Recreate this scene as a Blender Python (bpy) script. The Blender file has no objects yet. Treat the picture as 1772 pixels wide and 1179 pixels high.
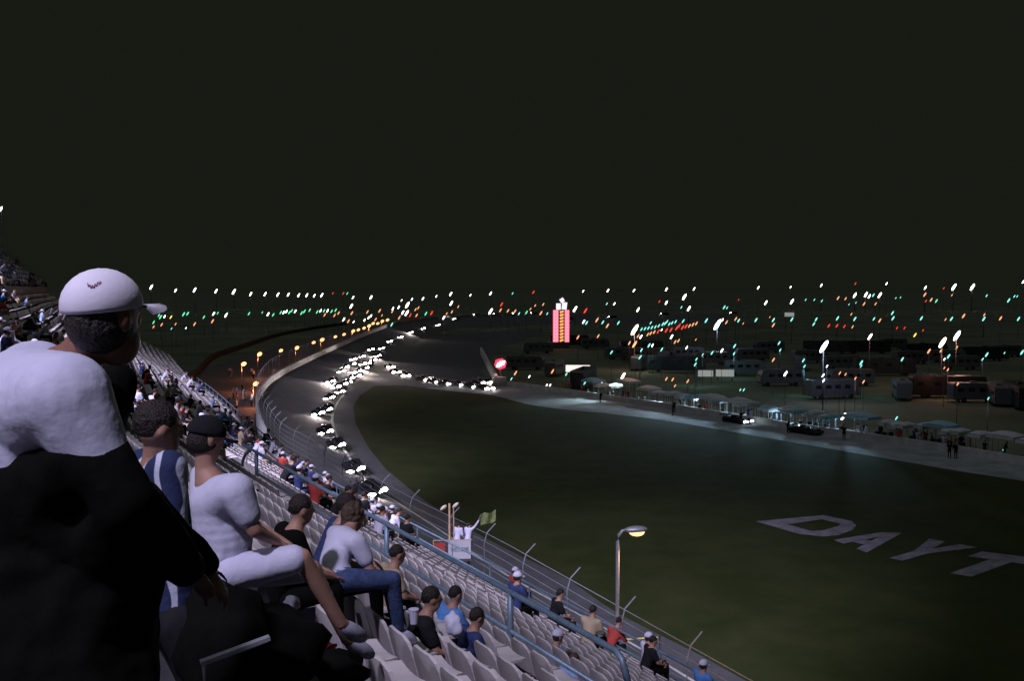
import bpy, bmesh, math, random
from mathutils import Vector, Matrix, Euler
random.seed(7)
S = bpy.context.scene
COL = S.collection
R = math.radians
# ---------------------------------------------------------------- camera
F = 1723.0; HOR = 500.0; H = 18.0
PITCH = math.atan((589.5 - HOR) / F)
cam = bpy.data.cameras.new("camera"); cam.sensor_width = 36; cam.lens = 36 * F / 1772
cam.clip_start = 0.05; cam.clip_end = 9000
co = bpy.data.objects.new("camera", cam); COL.objects.link(co)
co.location = (0, 0, H); co.rotation_euler = (R(90) - PITCH, 0, 0)
S.camera = co
# ---------------------------------------------------------------- sky: night, very faint even glow
w = bpy.data.worlds.new("World"); S.world = w; w.use_nodes = True
nt = w.node_tree; bg = nt.nodes["Background"]
bg.inputs[0].default_value = (0.0088, 0.0103, 0.0068, 1); bg.inputs[1].default_value = 1.0
S.view_settings.view_transform = 'Standard'; S.view_settings.look = 'None'
S.view_settings.exposure = 0; S.view_settings.gamma = 1
S.cycles.max_bounces = 4; S.cycles.diffuse_bounces = 2; S.cycles.glossy_bounces = 2
S.cycles.sample_clamp_indirect = 1.0; S.cycles.use_light_tree = True
# faint fill sun added for stray stadium light (the night's only broad light)
sl = bpy.data.lights.new("fill_sun", 'SUN'); sl.energy = 0.26; sl.angle = R(40); sl.color = (0.86, 0.9, 1.0)
so = bpy.data.objects.new("fill_sun", sl); COL.objects.link(so)
so.rotation_euler = Vector((0.35, 0.15, -1)).to_track_quat('-Z', 'Y').to_euler()

def ray(x, y):
    d = Vector(((x - 886) / F, 1.0, -(y - 589.5) / F))
    d.rotate(Euler((-PITCH, 0, 0)))
    return d
def at(x, y, z=0.0):
    d = ray(x, y); t = (z - H) / d.z
    return Vector((d.x * t, d.y * t, z))
def atD(x, y, D):
    d = ray(x, y); t = D / d.y
    return Vector((d.x * t, D, H + d.z * t))
def proj(p):
    v = Vector(p) - Vector((0, 0, H)); v.rotate(Euler((PITCH, 0, 0)))
    if v.y < .1: return None
    return (886 + F * v.x / v.y, 589.5 - F * v.z / v.y)

# ---------------------------------------------------------------- materials
def mat(name, col, rough=0.7, noise=0.0, nscale=5.0, col2=None, bump=0.0, bscale=40.0, metal=0.0, spec=0.4, emit=None, es=1.0, stretch=None):
    m = bpy.data.materials.new(name); m.use_nodes = True; n = m.node_tree; b = n.nodes["Principled BSDF"]
    b.inputs["Roughness"].default_value = rough; b.inputs["Metallic"].default_value = metal
    b.inputs["Specular IOR Level"].default_value = spec
    b.inputs["Base Color"].default_value = (*col, 1)
    tc = n.nodes.new("ShaderNodeTexCoord"); mp = n.nodes.new("ShaderNodeMapping")
    n.links.new(tc.outputs["Object"], mp.inputs[0])
    if stretch: mp.inputs["Scale"].default_value = stretch
    if noise or col2:
        t = n.nodes.new("ShaderNodeTexNoise"); t.inputs["Scale"].default_value = nscale; t.inputs["Detail"].default_value = 6
        t.inputs["Roughness"].default_value = 0.65
        n.links.new(mp.outputs[0], t.inputs["Vector"])
        r = n.nodes.new("ShaderNodeValToRGB"); r.color_ramp.elements[0].position = 0.33; r.color_ramp.elements[1].position = 0.67
        c2 = col2 or tuple(min(1, c * (1 + noise)) for c in col); c1 = col if col2 else tuple(c * (1 - noise) for c in col)
        r.color_ramp.elements[0].color = (*c1, 1); r.color_ramp.elements[1].color = (*c2, 1)
        n.links.new(t.outputs[0], r.inputs[0]); n.links.new(r.outputs[0], b.inputs["Base Color"])
    if bump:
        t = n.nodes.new("ShaderNodeTexNoise"); t.inputs["Scale"].default_value = bscale; t.inputs["Detail"].default_value = 4
        n.links.new(mp.outputs[0], t.inputs["Vector"])
        bp = n.nodes.new("ShaderNodeBump"); bp.inputs["Strength"].default_value = bump; bp.inputs["Distance"].default_value = 0.05 if bump == .3 else 0.02
        n.links.new(t.outputs[0], bp.inputs["Height"]); n.links.new(bp.outputs[0], b.inputs["Normal"])
    if emit:
        b.inputs["Emission Color"].default_value = (*emit, 1); b.inputs["Emission Strength"].default_value = es
    return m
M = {}
M['grass'] = mat('grass_mat', (0.026, 0.038, 0.010), 0.95, col2=(0.048, 0.053, 0.017), nscale=0.25, bump=.6, bscale=6, spec=.1)
M['dirt'] = mat('dirt_mat', (0.115, 0.13, 0.085), 0.95, noise=.35, nscale=0.03, spec=.1)
M['asphalt'] = mat('asphalt_mat', (0.10, 0.098, 0.105), 0.85, noise=.22, nscale=0.5, bump=.3, bscale=30, spec=.3)
M['apron'] = mat('apron_mat', (0.085, 0.084, 0.09), 0.85, noise=.2, nscale=0.6, bump=.3, bscale=30, spec=.3)
M['line'] = mat('line_mat', (0.62, 0.62, 0.6), 0.7, noise=.3, nscale=2)
M['letter'] = mat('letter_mat', (0.16, 0.15, 0.19), 0.9, col2=(0.36, 0.33, 0.40), nscale=1.1, spec=.1)
M['conc'] = mat('conc_mat', (0.33, 0.32, 0.31), 0.85, noise=.25, nscale=0.8, bump=.2)
M['tread'] = mat('tread_mat', (0.045, 0.043, 0.05), 0.85, noise=.35, nscale=1.3, bump=.3, bscale=12)
M['wall'] = mat('wall_mat', (0.5, 0.5, 0.5), 0.7, noise=.25, nscale=0.7)
M['pit'] = mat('pit_mat', (0.28, 0.31, 0.33), 0.8, noise=.3, nscale=0.35)
M['seat'] = mat('seat_mat', (0.62, 0.56, 0.55), 0.45, noise=.1, nscale=4, bump=.1, bscale=25)
M['seatleg'] = mat('seatleg_mat', (0.18, 0.2, 0.24), 0.5, noise=.2)
M['rail'] = mat('rail_mat', (0.17, 0.24, 0.31), 0.4, noise=.2, nscale=6, metal=.2)
M['steel'] = mat('steel_mat', (0.42, 0.43, 0.46), 0.45, noise=.2, nscale=5, metal=.5)
M['dsteel'] = mat('dsteel_mat', (0.10, 0.10, 0.11), 0.55, noise=.2, nscale=3, metal=.3)
M['wire'] = mat('wire_mat', (0.22, 0.22, 0.25), 0.5, noise=.2, metal=.3)
M['skin'] = mat('skin_mat', (0.42, 0.23, 0.16), 0.55, noise=.12, nscale=12, bump=.1, bscale=60)
M['skin2'] = mat('skin2_mat', (0.25, 0.12, 0.08), 0.55, noise=.12, nscale=12, bump=.1, bscale=60)
M['hair'] = mat('hair_mat', (0.022, 0.016, 0.012), 0.6, noise=.5, nscale=60, bump=.8, bscale=90)
M['curl'] = mat('curl_mat', (0.07, 0.045, 0.03), 0.6, noise=.5, nscale=40, bump=1, bscale=60)
M['white'] = mat('white_cloth', (0.60, 0.585, 0.72), 0.85, noise=.05, nscale=8, bump=.3, bscale=6)
M['capw'] = mat('cap_cloth', (0.85, 0.80, 0.90), 0.85, noise=.04, nscale=8, bump=.05, bscale=90)
M['embl'] = mat('emblem_thread', (0.38, 0.20, 0.28), 0.9, noise=.1)
M['grey'] = mat('grey_cloth', (0.42, 0.42, 0.5), 0.85, noise=.12, nscale=8, bump=.3, bscale=6)
M['black'] = mat('black_cloth', (0.006, 0.006, 0.005), 0.95, noise=.2, nscale=8, bump=.3, bscale=6, spec=.05)
M['dark'] = mat('dark_cloth', (0.018, 0.018, 0.020), 0.92, noise=.2, nscale=8, bump=.3, bscale=6, spec=.1)
M['navy'] = mat('navy_cloth', (0.03, 0.045, 0.14), 0.85, noise=.2, nscale=8, bump=.3, bscale=14)
M['blue'] = mat('blue_cloth', (0.10, 0.26, 0.62), 0.85, noise=.12, nscale=8, bump=.3, bscale=14)
M['lblue'] = mat('lblue_cloth', (0.30, 0.42, 0.72), 0.85, noise=.12, nscale=8, bump=.3, bscale=14)
M['jean'] = mat('jean_cloth', (0.045, 0.07, 0.16), 0.9, noise=.3, nscale=14, bump=.3, bscale=30)
M['red'] = mat('red_cloth', (0.42, 0.05, 0.04), 0.8, noise=.15)
M['tan'] = mat('tan_cloth', (0.42, 0.33, 0.22), 0.85, noise=.15)
M['glass'] = mat('glass_mat', (0.012, 0.014, 0.018), 0.12, spec=.6, noise=.1)
M['tyre'] = mat('tyre_mat', (0.012, 0.012, 0.012), 0.85, noise=.2)
M['canvas'] = mat('canvas_mat', (0.55, 0.60, 0.64), 0.8, noise=.12, nscale=1.5, bump=.2, bscale=6)
M['canvas_b'] = mat('canvas_b_mat', (0.30, 0.52, 0.62), 0.8, noise=.12, nscale=1.5, bump=.2, bscale=6)
M['leaf'] = mat('leaf_mat', (0.10, 0.15, 0.03), 0.7, col2=(0.17, 0.19, 0.05), nscale=3)
M['bark'] = mat('bark_mat', (0.22, 0.13, 0.07), 0.9, noise=.4, nscale=5)
M['cardb'] = mat('board_mat', (0.50, 0.48, 0.52), 0.7, noise=.08, nscale=3)
M['green'] = mat('green_paint', (0.08, 0.16, 0.11), 0.7, noise=.2)
M['orange'] = mat('orange_cloth', (0.55, 0.24, 0.08), 0.8, noise=.3, nscale=9)
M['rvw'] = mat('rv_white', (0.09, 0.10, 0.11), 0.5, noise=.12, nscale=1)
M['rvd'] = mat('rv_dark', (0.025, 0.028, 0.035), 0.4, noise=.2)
def emi(name, col, st, sampled=True):
    m = mat(name, tuple(c * .5 for c in col), .4, emit=col, es=st)
    if not sampled: m.cycles.emission_sampling = 'NONE'
    return m
EM = {
 'W': emi('lamp_white', (1.0, 0.93, 0.86), 9, False), 'B': emi('lamp_cool', (0.75, 0.9, 1.0), 8, False),
 'T': emi('lamp_teal', (0.25, 0.92, 0.78), 1.6, False), 'G': emi('lamp_green', (0.16, 0.9, 0.45), 1.4, False),
 'O': emi('lamp_orange', (1.0, 0.40, 0.19), 1.5, False), 'R': emi('lamp_red', (1.0, 0.06, 0.04), 1.3, False),
 'Y': emi('lamp_yellow', (0.95, 0.72, 0.1), 2.0, False), 'S': emi('lamp_sodium', (1.0, 0.46, 0.17), 3.0, False),
 'P': emi('lamp_pink', (1.0, 0.72, 0.62), 10, False)}
M['head'] = emi('headlight_mat', (1.0, 0.86, 0.80), 60, False)
M['tail'] = emi('marker_mat', (1.0, 0.2, 0.1), 3, False)

# ---------------------------------------------------------------- mesh helpers
class MB:
    def __init__(s): s.v = []; s.f = []; s.m = []; s.k = 0
    def add(s, vs, fs):
        o = len(s.v); s.v += [tuple(v) for v in vs]
        for f in fs: s.f.append([i + o for i in f]); s.m.append(s.k)
        return s
    def box(s, c, d, rz=0, rx=0, ry=0):
        Rm = Euler((rx, ry, rz)).to_matrix(); c = Vector(c)
        vs = [c + Rm @ Vector((x * d[0] / 2, y * d[1] / 2, z * d[2] / 2)) for z in (-1, 1) for x, y in ((-1, -1), (1, -1), (1, 1), (-1, 1))]
        return s.add(vs, [(3, 2, 1, 0), (4, 5, 6, 7), (0, 1, 5, 4), (1, 2, 6, 5), (2, 3, 7, 6), (3, 0, 4, 7)])
    def tube(s, pts, r, n=8, cap=True):
        pts = [Vector(p) for p in pts]; rs = r if isinstance(r, (list, tuple)) else [r] * len(pts)
        o = len(s.v); up = Vector((0, 0, 1)); N = len(pts)
        for i, p in enumerate(pts):
            t = (pts[min(i + 1, N - 1)] - pts[max(i - 1, 0)]).normalized()
            a = t.cross(up)
            if a.length < .05: a = t.cross(Vector((1, 0, 0)))
            a.normalize(); b = t.cross(a)
            for k in range(n):
                q = 2 * math.pi * k / n; s.v.append(tuple(p + (a * math.cos(q) + b * math.sin(q)) * rs[i]))
        for i in range(N - 1):
            for k in range(n):
                s.f.append([o + i * n + k, o + (i + 1) * n + k, o + (i + 1) * n + (k + 1) % n, o + i * n + (k + 1) % n]); s.m.append(s.k)
        if cap:
            s.f.append([o + k for k in range(n)]); s.m.append(s.k)
            s.f.append([o + (N - 1) * n + k for k in reversed(range(n))]); s.m.append(s.k)
        return s
    def ball(s, c, r, nu=12, nv=8, rot=None, z0=-1.0):
        c = Vector(c); r = Vector(r) if not isinstance(r, (int, float)) else Vector((r, r, r))
        vs = []; fs = []
        for j in range(nv + 1):
            th = math.pi * j / nv
            for i in range(nu):
                ph = 2 * math.pi * i / nu
                p = Vector((math.sin(th) * math.cos(ph) * r.x, math.sin(th) * math.sin(ph) * r.y, max(z0, math.cos(th)) * r.z))
                if rot: p = rot @ p
                vs.append(c + p)
        for j in range(nv):
            for i in range(nu):
                fs.append((j * nu + i, (j + 1) * nu + i, (j + 1) * nu + (i + 1) % nu, j * nu + (i + 1) % nu))
        return s.add(vs, fs)
    def strip(s, A, B):
        o = len(s.v); n = len(A); s.v += [tuple(a) for a in A] + [tuple(b) for b in B]
        for i in range(n - 1): s.f.append([o + i, o + i + 1, o + n + i + 1, o + n + i]); s.m.append(s.k)
        return s
    def mesh(s, name, mats, smooth=False):
        me = bpy.data.meshes.new(name); me.from_pydata(s.v, [], s.f)
        for m in (mats if isinstance(mats, (list, tuple)) else [mats]): me.materials.append(M[m] if isinstance(m, str) else m)
        me.polygons.foreach_set('material_index', s.m)
        if smooth: me.polygons.foreach_set('use_smooth', [True] * len(s.f))
        me.update(); return me
    def build(s, name, mats, parent=None, smooth=False, bevel=0):
        o = bpy.data.objects.new(name, s.mesh(name, mats, smooth)); COL.objects.link(o)
        if parent: o.parent = parent
        if bevel:
            b = o.modifiers.new('b', 'BEVEL'); b.width = bevel; b.segments = 2; b.limit_method = 'ANGLE'
        return o
def tag(o, label=None, cat=None, group=None, kind=None):
    if label: o['label'] = label
    if cat: o['category'] = cat
    if group: o['group'] = group
    if kind: o['kind'] = kind
    return o
def empty(name, loc, label, cat, group=None, rz=0.0):
    o = bpy.data.objects.new(name, None); COL.objects.link(o); o.location = loc; o.rotation_euler = (0, 0, rz)
    o.empty_display_size = .2
    return tag(o, label, cat, group)
def copy_tree(o, parent=None):
    c = o.copy(); COL.objects.link(c); c.parent = parent
    for ch in list(o.children): copy_tree(ch, c)
    return c
def dense(pts, step=1.5):
    """Catmull-Rom through the points"""
    P = [Vector(p) for p in pts]; P = [P[0] * 2 - P[1]] + P + [P[-1] * 2 - P[-2]]; out = []
    for i in range(1, len(P) - 2):
        n = max(1, int((P[i + 1] - P[i]).length / step))
        for k in range(n):
            t = k / n; a, b, c, d = P[i - 1], P[i], P[i + 1], P[i + 2]
            out.append(.5 * ((2 * b) + (c - a) * t + (2 * a - 5 * b + 4 * c - d) * t * t + (3 * b - a - 3 * c + d) * t ** 3))
    out.append(P[-2]); return out
def normals(P):
    """left-hand normals in plan"""
    N = []
    for i in range(len(P)):
        t = P[min(i + 1, len(P) - 1)] - P[max(i - 1, 0)]; t.z = 0; t.normalize(); N.append(Vector((-t.y, t.x, 0)))
    return N
def poly(name, pts, z, m, label=None):
    mb = MB(); mb.add([(p[0], p[1], z) for p in pts], [list(range(len(pts)))])
    return tag(mb.build(name, m), kind='structure')

# ================================================================ SETTING
mb = MB(); n = 48
mb.add([(0, 0, 0)] + [(6000 * math.cos(2 * math.pi * i / n), 6000 * math.sin(2 * math.pi * i / n), 0) for i in range(n)], [(0, i + 1, (i + 1) % n + 1) for i in range(n)])
g = mb.build('ground', 'dirt'); g.location.z = -0.03; tag(g, kind='structure')

IN = [(1650, 1450), (1420, 1310), (1204, 1179), (1072, 1100), (886, 999), (760, 915), (690, 870), (650, 845), (617, 805), (592, 766), (579, 733), (581, 712), (591, 692), (612, 668), (642, 644), (676, 620), (706, 601), (742, 582), (790, 570), (850, 565), (930, 561.5), (1020, 560), (1130, 559), (1260, 558.5)]
IN = [at(x, y, 0) for x, y in IN]
# rim of the infield asphalt
GE = [(1640, 1330), (1400, 1230), (1290, 1179), (1204, 1131), (1065, 1060), (983, 1004), (905, 965), (836, 930), (770, 890), (720, 856), (668, 812), (638, 775), (616, 735), (611, 705), (622, 685), (648, 668)]
inner = dense(IN, 2.0); nin = normals(inner)
def width(i):
    y = inner[i].y
    return 7.6 + min(1, max(0, (y - 70) / 90)) * 3.2 + min(1, max(0, (y - 200) / 200)) * 2
def bank(i):
    y = inner[i].y; return 2.5 + min(1, max(0, (y - 70) / 300)) * 1.8
outer = [inner[i] + nin[i] * width(i) + Vector((0, 0, bank(i))) for i in range(len(inner))]
mb = MB()
NS = 6
for k in range(NS):
    a = [inner[i].lerp(outer[i], k / NS) for i in range(len(inner))]; b = [inner[i].lerp(outer[i], (k + 1) / NS) for i in range(len(inner))]
    mb.strip(a, b)
tag(mb.build('race_track', 'asphalt', smooth=True), kind='structure')
# apron between the line and the grass
gi = dense([at(x, y, 0) for x, y in GE], 2.0)
mb = MB()
def nearest_t(p, P):
    return min(range(len(P)), key=lambda i: (P[i].x - p.x) ** 2 + (P[i].y - p.y) ** 2)
A = []; B = []
for p in gi:
    q = inner[nearest_t(p, inner)]; A.append(Vector((q.x, q.y, .004))); B.append(Vector((p.x, p.y, .004)))
mb.strip(B, A); tag(mb.build('apron_road', 'apron'), kind='structure')
# painted line on the track's inner edge
mb = MB()
def on_track(i, off): return inner[i] + nin[i] * off + Vector((0, 0, bank(i) * off / width(i) + .012))
L0 = [on_track(i, .10) for i in range(len(inner)) if inner[i].y < 175]; L1 = [on_track(i, .42) for i in range(len(inner)) if inner[i].y < 175]
mb.strip(L0, L1); tag(mb.build('painted_line', 'line'), kind='structure')
# grass of the tri-oval
PG = [(648, 668), (700, 667), (760, 675), (850, 684), (893, 695), (938, 705), (1040, 715), (1120, 724), (1206, 737), (1325, 758), (1430, 776), (1539, 795), (1666, 817), (1772, 833), (1950, 866), (2300, 930)]
pg = [at(x, y, 0) for x, y in PG]
pts = [(p.x, p.y) for p in reversed(pg)] + [(p.x, p.y) for p in reversed([at(x, y) for x, y in GE[:-1]])] + [(40, 25)]
bm = bmesh.new(); vs = [bm.verts.new((x, y, -.012)) for x, y in pts]; f = bm.faces.new(vs); bmesh.ops.triangulate(bm, faces=[f])
for q in bm.faces:
    if q.normal.z < 0: q.normal_flip()
me = bpy.data.meshes.new('grass'); bm.to_mesh(me); bm.free(); me.materials.append(M['grass'])
o = bpy.data.objects.new('grass', me); COL.objects.link(o); tag(o, kind='structure')
# pit entry road and pit lane
PU = [(640, 655), (700, 650), (760, 653), (815, 660), (862, 667), (945, 677), (1060, 694), (1150, 707), (1240, 722), (1400, 748), (1540, 768), (1660, 786), (1772, 806), (1950, 838), (2300, 895)]
pu = dense([at(x, y, 0) for x, y in PU], 3); pl = dense([p + Vector((0, 0, .004)) for p in pg], 3)
A = []; B = []
for p in pu:
    q = pl[nearest_t(p, pl)]; A.append(Vector((p.x, p.y, .008))); B.append(Vector((q.x, q.y, .008)))
i0 = min(range(len(A)), key=lambda i: abs(proj(A[i])[0] - 850))
mb = MB(); mb.strip(A[:i0 + 1], B[:i0 + 1]); tag(mb.build('pit_entry_road', 'apron'), kind='structure')
mb = MB(); mb.strip(A[i0:], B[i0:]); tag(mb.build('pit_lane', 'pit'), kind='structure')
# paved area inside the turn
pts = [at(x, y) for x, y in [(655, 650), (680, 628), (712, 606), (748, 588), (800, 577), (870, 572), (940, 570), (940, 578), (870, 600), (830, 640), (850, 664), (815, 659), (760, 652), (700, 649)]]
mb = MB(); mb.add([(p.x, p.y, .002) for p in pts], [list(reversed(range(len(pts))))]); tag(mb.build('paved_infield', 'apron'), kind='structure')
# service road behind the far wall
A = [Vector((-38, 100, .01)), Vector((-44, 150, .01)), Vector((-44, 300, .01)), Vector((-44, 480, .01))]; B = [p + Vector((-22 - i * 3, 0, 0)) for i, p in enumerate(A)]
mb = MB(); mb.strip(B, A); tag(mb.build('service_road', 'apron'), kind='structure')
# paved strip between stand and wall
# (the stand's front curve)
U = Vector((-.485, .875, 0)); V = Vector((.875, .485, 0))
FR = [U * a + V * 14.9 for a in (-14, 0, 20, 30, 40)] + [Vector((-11.0, 51, 0)), Vector((-16.5, 64, 0)), Vector((-26, 87, 0)), Vector((-36, 110, 0)), Vector((-50, 145, 0))]
front = dense(FR, 1.0); nf = normals(front)
mb = MB()
for i in range(len(inner) - 1):
    pass
A = [outer[i] + nin[i] * .5 for i in range(len(outer)) if outer[i].y < 150]
B = []
for p in A:
    k = nearest_t(p, front); B.append(front[k] + nf[k] * 1.0)
A = [Vector((a.x, a.y, 1.6)) for a in A]; B = [Vector((b.x, b.y, 1.7)) for b in B]
mb.strip(A, B); tag(mb.build('walkway', 'tread'), kind='structure')

# ---- painted letters on the grass
def text_mesh(txt, size=1.0, extr=0.0):
    cu = bpy.data.curves.new('t', 'FONT'); cu.body = txt; cu.size = size; cu.extrude = extr; cu.align_x = 'LEFT'; cu.offset = .035 if size == 1.0 and len(txt) == 1 else 0
    o = bpy.data.objects.new('t', cu); COL.objects.link(o); dg = bpy.context.evaluated_depsgraph_get()
    me = bpy.data.meshes.new_from_object(o.evaluated_get(dg)); bpy.data.objects.remove(o); return me
# the word runs from the D at the left towards lower right
LT = [('D', (1308, 903), (1425, 892), (1500, 908), (1425, 937)),
      ('A', (1442, 935), (1488, 920), (1600, 925), (1500, 957)),
      ('Y', (1512, 960), (1608, 933), (1690, 948), (1590, 978)),
      ('T', (1606, 986), (1700, 955), (1815, 970), (1720, 1006)),
      ('O', (1735, 1012), (1850, 985), (1960, 1010), (1860, 1050))]
def ring(n, r):
    o = [(.5 + .5 * math.cos(2 * math.pi * k / n), .5 + .5 * math.sin(2 * math.pi * k / n)) for k in range(n)]
    i = [(.5 + r * math.cos(2 * math.pi * k / n), .5 + r * math.sin(2 * math.pi * k / n)) for k in range(n)]
    return [(o[k], o[(k + 1) % n], i[(k + 1) % n], i[k]) for k in range(n)]
GL = {'D': [((0, 0), (.27, 0), (.27, 1), (0, 1)), ((.27, .78), (.66, .78), (.66, 1), (.27, 1)), ((.27, 0), (.66, 0), (.66, .22), (.27, .22)),
            ((.66, 0), (.9, .14), (.73, .34), (.66, .22)), ((.9, .14), (1, .34), (1, .66), (.9, .86), (.73, .66), (.73, .34)), ((.9, .86), (.66, 1), (.66, .78), (.73, .66))],
      'A': [((0, 0), (.3, 0), (.5, .68), (.35, 1)), ((.7, 0), (1, 0), (.65, 1), (.5, .68)), ((.35, 1), (.5, .68), (.65, 1)), ((.359, .2), (.641, .2), (.5765, .42), (.4235, .42))],
      'Y': [((.36, 0), (.64, 0), (.64, .42), (.36, .42)), ((.36, .42), (.5, .42), (.5, .62), (.34, 1), (0, 1)), ((.5, .42), (.64, .42), (1, 1), (.66, 1), (.5, .62))],
      'T': [((0, .72), (.34, .72), (.66, .72), (1, .72), (1, 1), (0, 1)), ((.34, 0), (.66, 0), (.66, .72), (.34, .72))], 'O': ring(12, .24)}
for ch, bl, tl, tr, br in LT:
    a, b, c, d = [at(*q) for q in (bl, tl, tr, br)]; mb = MB()
    for pg_ in GL[ch]:
        vs = []
        for u, v in pg_:
            p = (a.lerp(d, u)).lerp(b.lerp(c, u), v); vs.append((p.x, p.y, .006))
        n_ = sum(vs[i - 1][0] * vs[i][1] - vs[i][0] * vs[i - 1][1] for i in range(len(vs)))
        mb.add(vs, [list(range(len(vs))) if n_ > 0 else list(reversed(range(len(vs))))])
    tag(mb.build('painted_letter', 'letter'), kind='structure')

# ================================================================ WALLS AND FENCES
def wall(name, P, h, th, m, label, cat, z0=None, cap=None, group=None):
    N = normals(P); mb = MB()
    a = [Vector((p.x, p.y, p.z if z0 is None else z0)) for p in P]; b = [Vector((p.x, p.y, p.z + h)) for p in P]
    c = [b[i] + N[i] * th for i in range(len(P))]; d = [a[i] + N[i] * th for i in range(len(P))]
    mb.strip(a, b); mb.strip(b, c); mb.strip(c, d)
    mb.add([a[0], b[0], c[0], d[0]], [(3, 2, 1, 0)]); mb.add([a[-1], b[-1], c[-1], d[-1]], [(0, 1, 2, 3)])
    return tag(mb.build(name, m), label, cat, group)
wo = [outer[i] for i in range(len(outer)) if outer[i].y < 520]
wall('track_wall', wo, 1.05, .35, 'wall', 'long pale concrete wall along the banked outer edge of the race track', 'wall', z0=0.0)
# catch fence
fe = empty('catch_fence', (0, 0, 0), 'tall wire catch fence with curved posts standing on the outer track wall', 'fence')
acc = 0; last = None; posts = []
Nw = normals(wo)
fp = [wo[i] + Nw[i] * .17 + Vector((0, 0, 1.05)) for i in range(len(wo))]
for i in range(1, len(fp)):
    acc += (fp[i] - fp[i - 1]).length
    if acc > (3.6 if fp[i].y < 170 else 9): acc = 0; posts.append(i)
posts = posts[:95]
for i in posts:
    b = fp[i]; nn = -Nw[i]
    MB().tube([b, b + Vector((0, 0, 2.2)), b + Vector((0, 0, 2.7)) + nn * .15, b + Vector((0, 0, 3.1)) + nn * .6], .03, 6).build('post', 'wire', fe)
mb = MB()
for h in [0.3, .7, 1.1, 1.5, 1.9, 2.3, 2.65]:
    off = .15 if h > 2.5 else 0
    mb.tube([fp[i] + Vector((0, 0, h)) - Nw[i] * off for i in range(len(fp)) if fp[i].y < 300], .014 if h < 2.5 else .02, 4, False)
mb.build('wire_mesh', 'wire', fe)

# ================================================================ GRANDSTAND
Z0 = 8.1; RP = .8; RS = .448
def row_z(k): return Z0 + RS * k
def front_pts(y0, y1): return [i for i in range(len(front)) if y0 <= front[i].y <= y1]
stand = empty('grandstand', (0, 0, 0), 'stepped grandstand along the outside of the track with pale seats', 'grandstand')
mb = MB(); NR = 27
for k in range(NR):
    a = [front[i] + nf[i] * (RP * k) + Vector((0, 0, row_z(k))) for i in range(len(front))]
    b = [front[i] + nf[i] * (RP * (k + 1)) + Vector((0, 0, row_z(k))) for i in range(len(front))]
    mb.strip(a, b)
    b2 = [q + Vector((0, 0, RS)) for q in b]; mb.strip(b, b2)
mb.build('terrace', 'tread', stand)
mb = MB(); a = [front[i] + Vector((0, 0, 0)) for i in range(len(front))]; b = [p + Vector((0, 0, Z0 + .25)) for p in a]
c = [b[i] + nf[i] * .2 for i in range(len(b))]; d = [q - Vector((0, 0, .3)) for q in c]
mb.strip(a, b); mb.strip(b, c); mb.strip(c, d); mb.build('front_wall', 'conc', stand)
# front handrail with brackets
fr = empty('front_handrail', (0, 0, 0), 'low blue-grey handrail along the bottom edge of the grandstand', 'handrail')
idx = [i for i in range(len(front)) if front[i].y < 100]
for h, nm in ((1.0, 'top_rail'), (.55, 'mid_rail')):
    MB().tube([front[i] + nf[i] * .1 + Vector((0, 0, Z0 + h)) for i in idx], .035, 6).build(nm, 'rail', fr, True)
for i in idx[::3]:
    p = front[i] + nf[i] * .1; MB().tube([p + Vector((0, 0, Z0 + .2)), p + Vector((0, 0, Z0 + .98))], .025, 6).build('post', 'rail', fr)
# upper tier of the stand further along
up = empty('upper_tier', (0, 0, 0), 'steep upper tier of seats rising at the left edge behind the capped man', 'grandstand')
ui = [i for i in range(len(front)) if 20 < front[i].y < 146]
mb = MB(); UR = 16; uz = lambda k: row_z(20) + 1.2 + .66 * k; ut = lambda k: RP * 20 + .8 * k
def offp(i, t, z): return front[i] + nf[i] * t + Vector((0, 0, z))
mb.strip([offp(i, ut(0), row_z(20)) for i in ui], [offp(i, ut(0), uz(0)) for i in ui])
for k in range(UR):
    a = [offp(i, ut(k), uz(k)) for i in ui]; b = [offp(i, ut(k + 1), uz(k)) for i in ui]; mb.strip(a, b); mb.strip(b, [q + Vector((0, 0, .66)) for q in b])
mb.build('terrace', 'tread', up)

for k, i in enumerate(ui[6::5]):
    a, b = offp(i, ut(0), uz(0)), offp(i, ut(UR - 1), uz(UR - 1)); mb = MB()
    mb.tube([a + Vector((0, 0, .9)), b + Vector((0, 0, .9))], .035, 6)
    for j in range(0, UR, 3): q = offp(i, ut(j) + .4, uz(j)); mb.tube([q, q + Vector((0, 0, .62 + .55))], .03, 6)
    tag(mb.build('aisle_rail', 'rail'), 'sloping aisle rail climbing the steep upper tier', 'handrail', 'sloping aisle rails of the upper tier')
# near cross-aisle handrail, the one that the photo shows large
nr = empty('aisle_handrail', (0, 14, H - 5.4), 'blue-grey tubular aisle handrail with two rails, curving down at its far end', 'handrail')
def nrp(x, y, z): return Vector((x, y, z)) - nr.location
pA = Vector((-6.8, 26.3, 0)); pB = Vector((1.25, 11.75, 0)); zt = H - 4.35
dirv = (pA - pB).normalized()
top = [pB + Vector((0, 0, zt)), pA + Vector((0, 0, zt)), pA + dirv * .55 + Vector((0, 0, zt - .03)), pA + dirv * 1.1 + Vector((0, 0, zt - .2)), pA + dirv * 1.55 + Vector((0, 0, zt - .55)), pA + dirv * 1.75 + Vector((0, 0, zt - 1.15))]
pC = pB - dirv * .25
top = [pC + Vector((0, 0, zt - .3)), pB + dirv * -.12 + Vector((0, 0, zt - .06))] + top
MB().tube([q - nr.location for q in dense(top, .15)], .042, 10).build('top_rail', 'rail', nr, True)
MB().tube([pC + Vector((0, 0, zt - .56)) - nr.location, pA + Vector((0, 0, zt - .56)) - nr.location], .036, 10).build('mid_rail', 'rail', nr, True)
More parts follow.
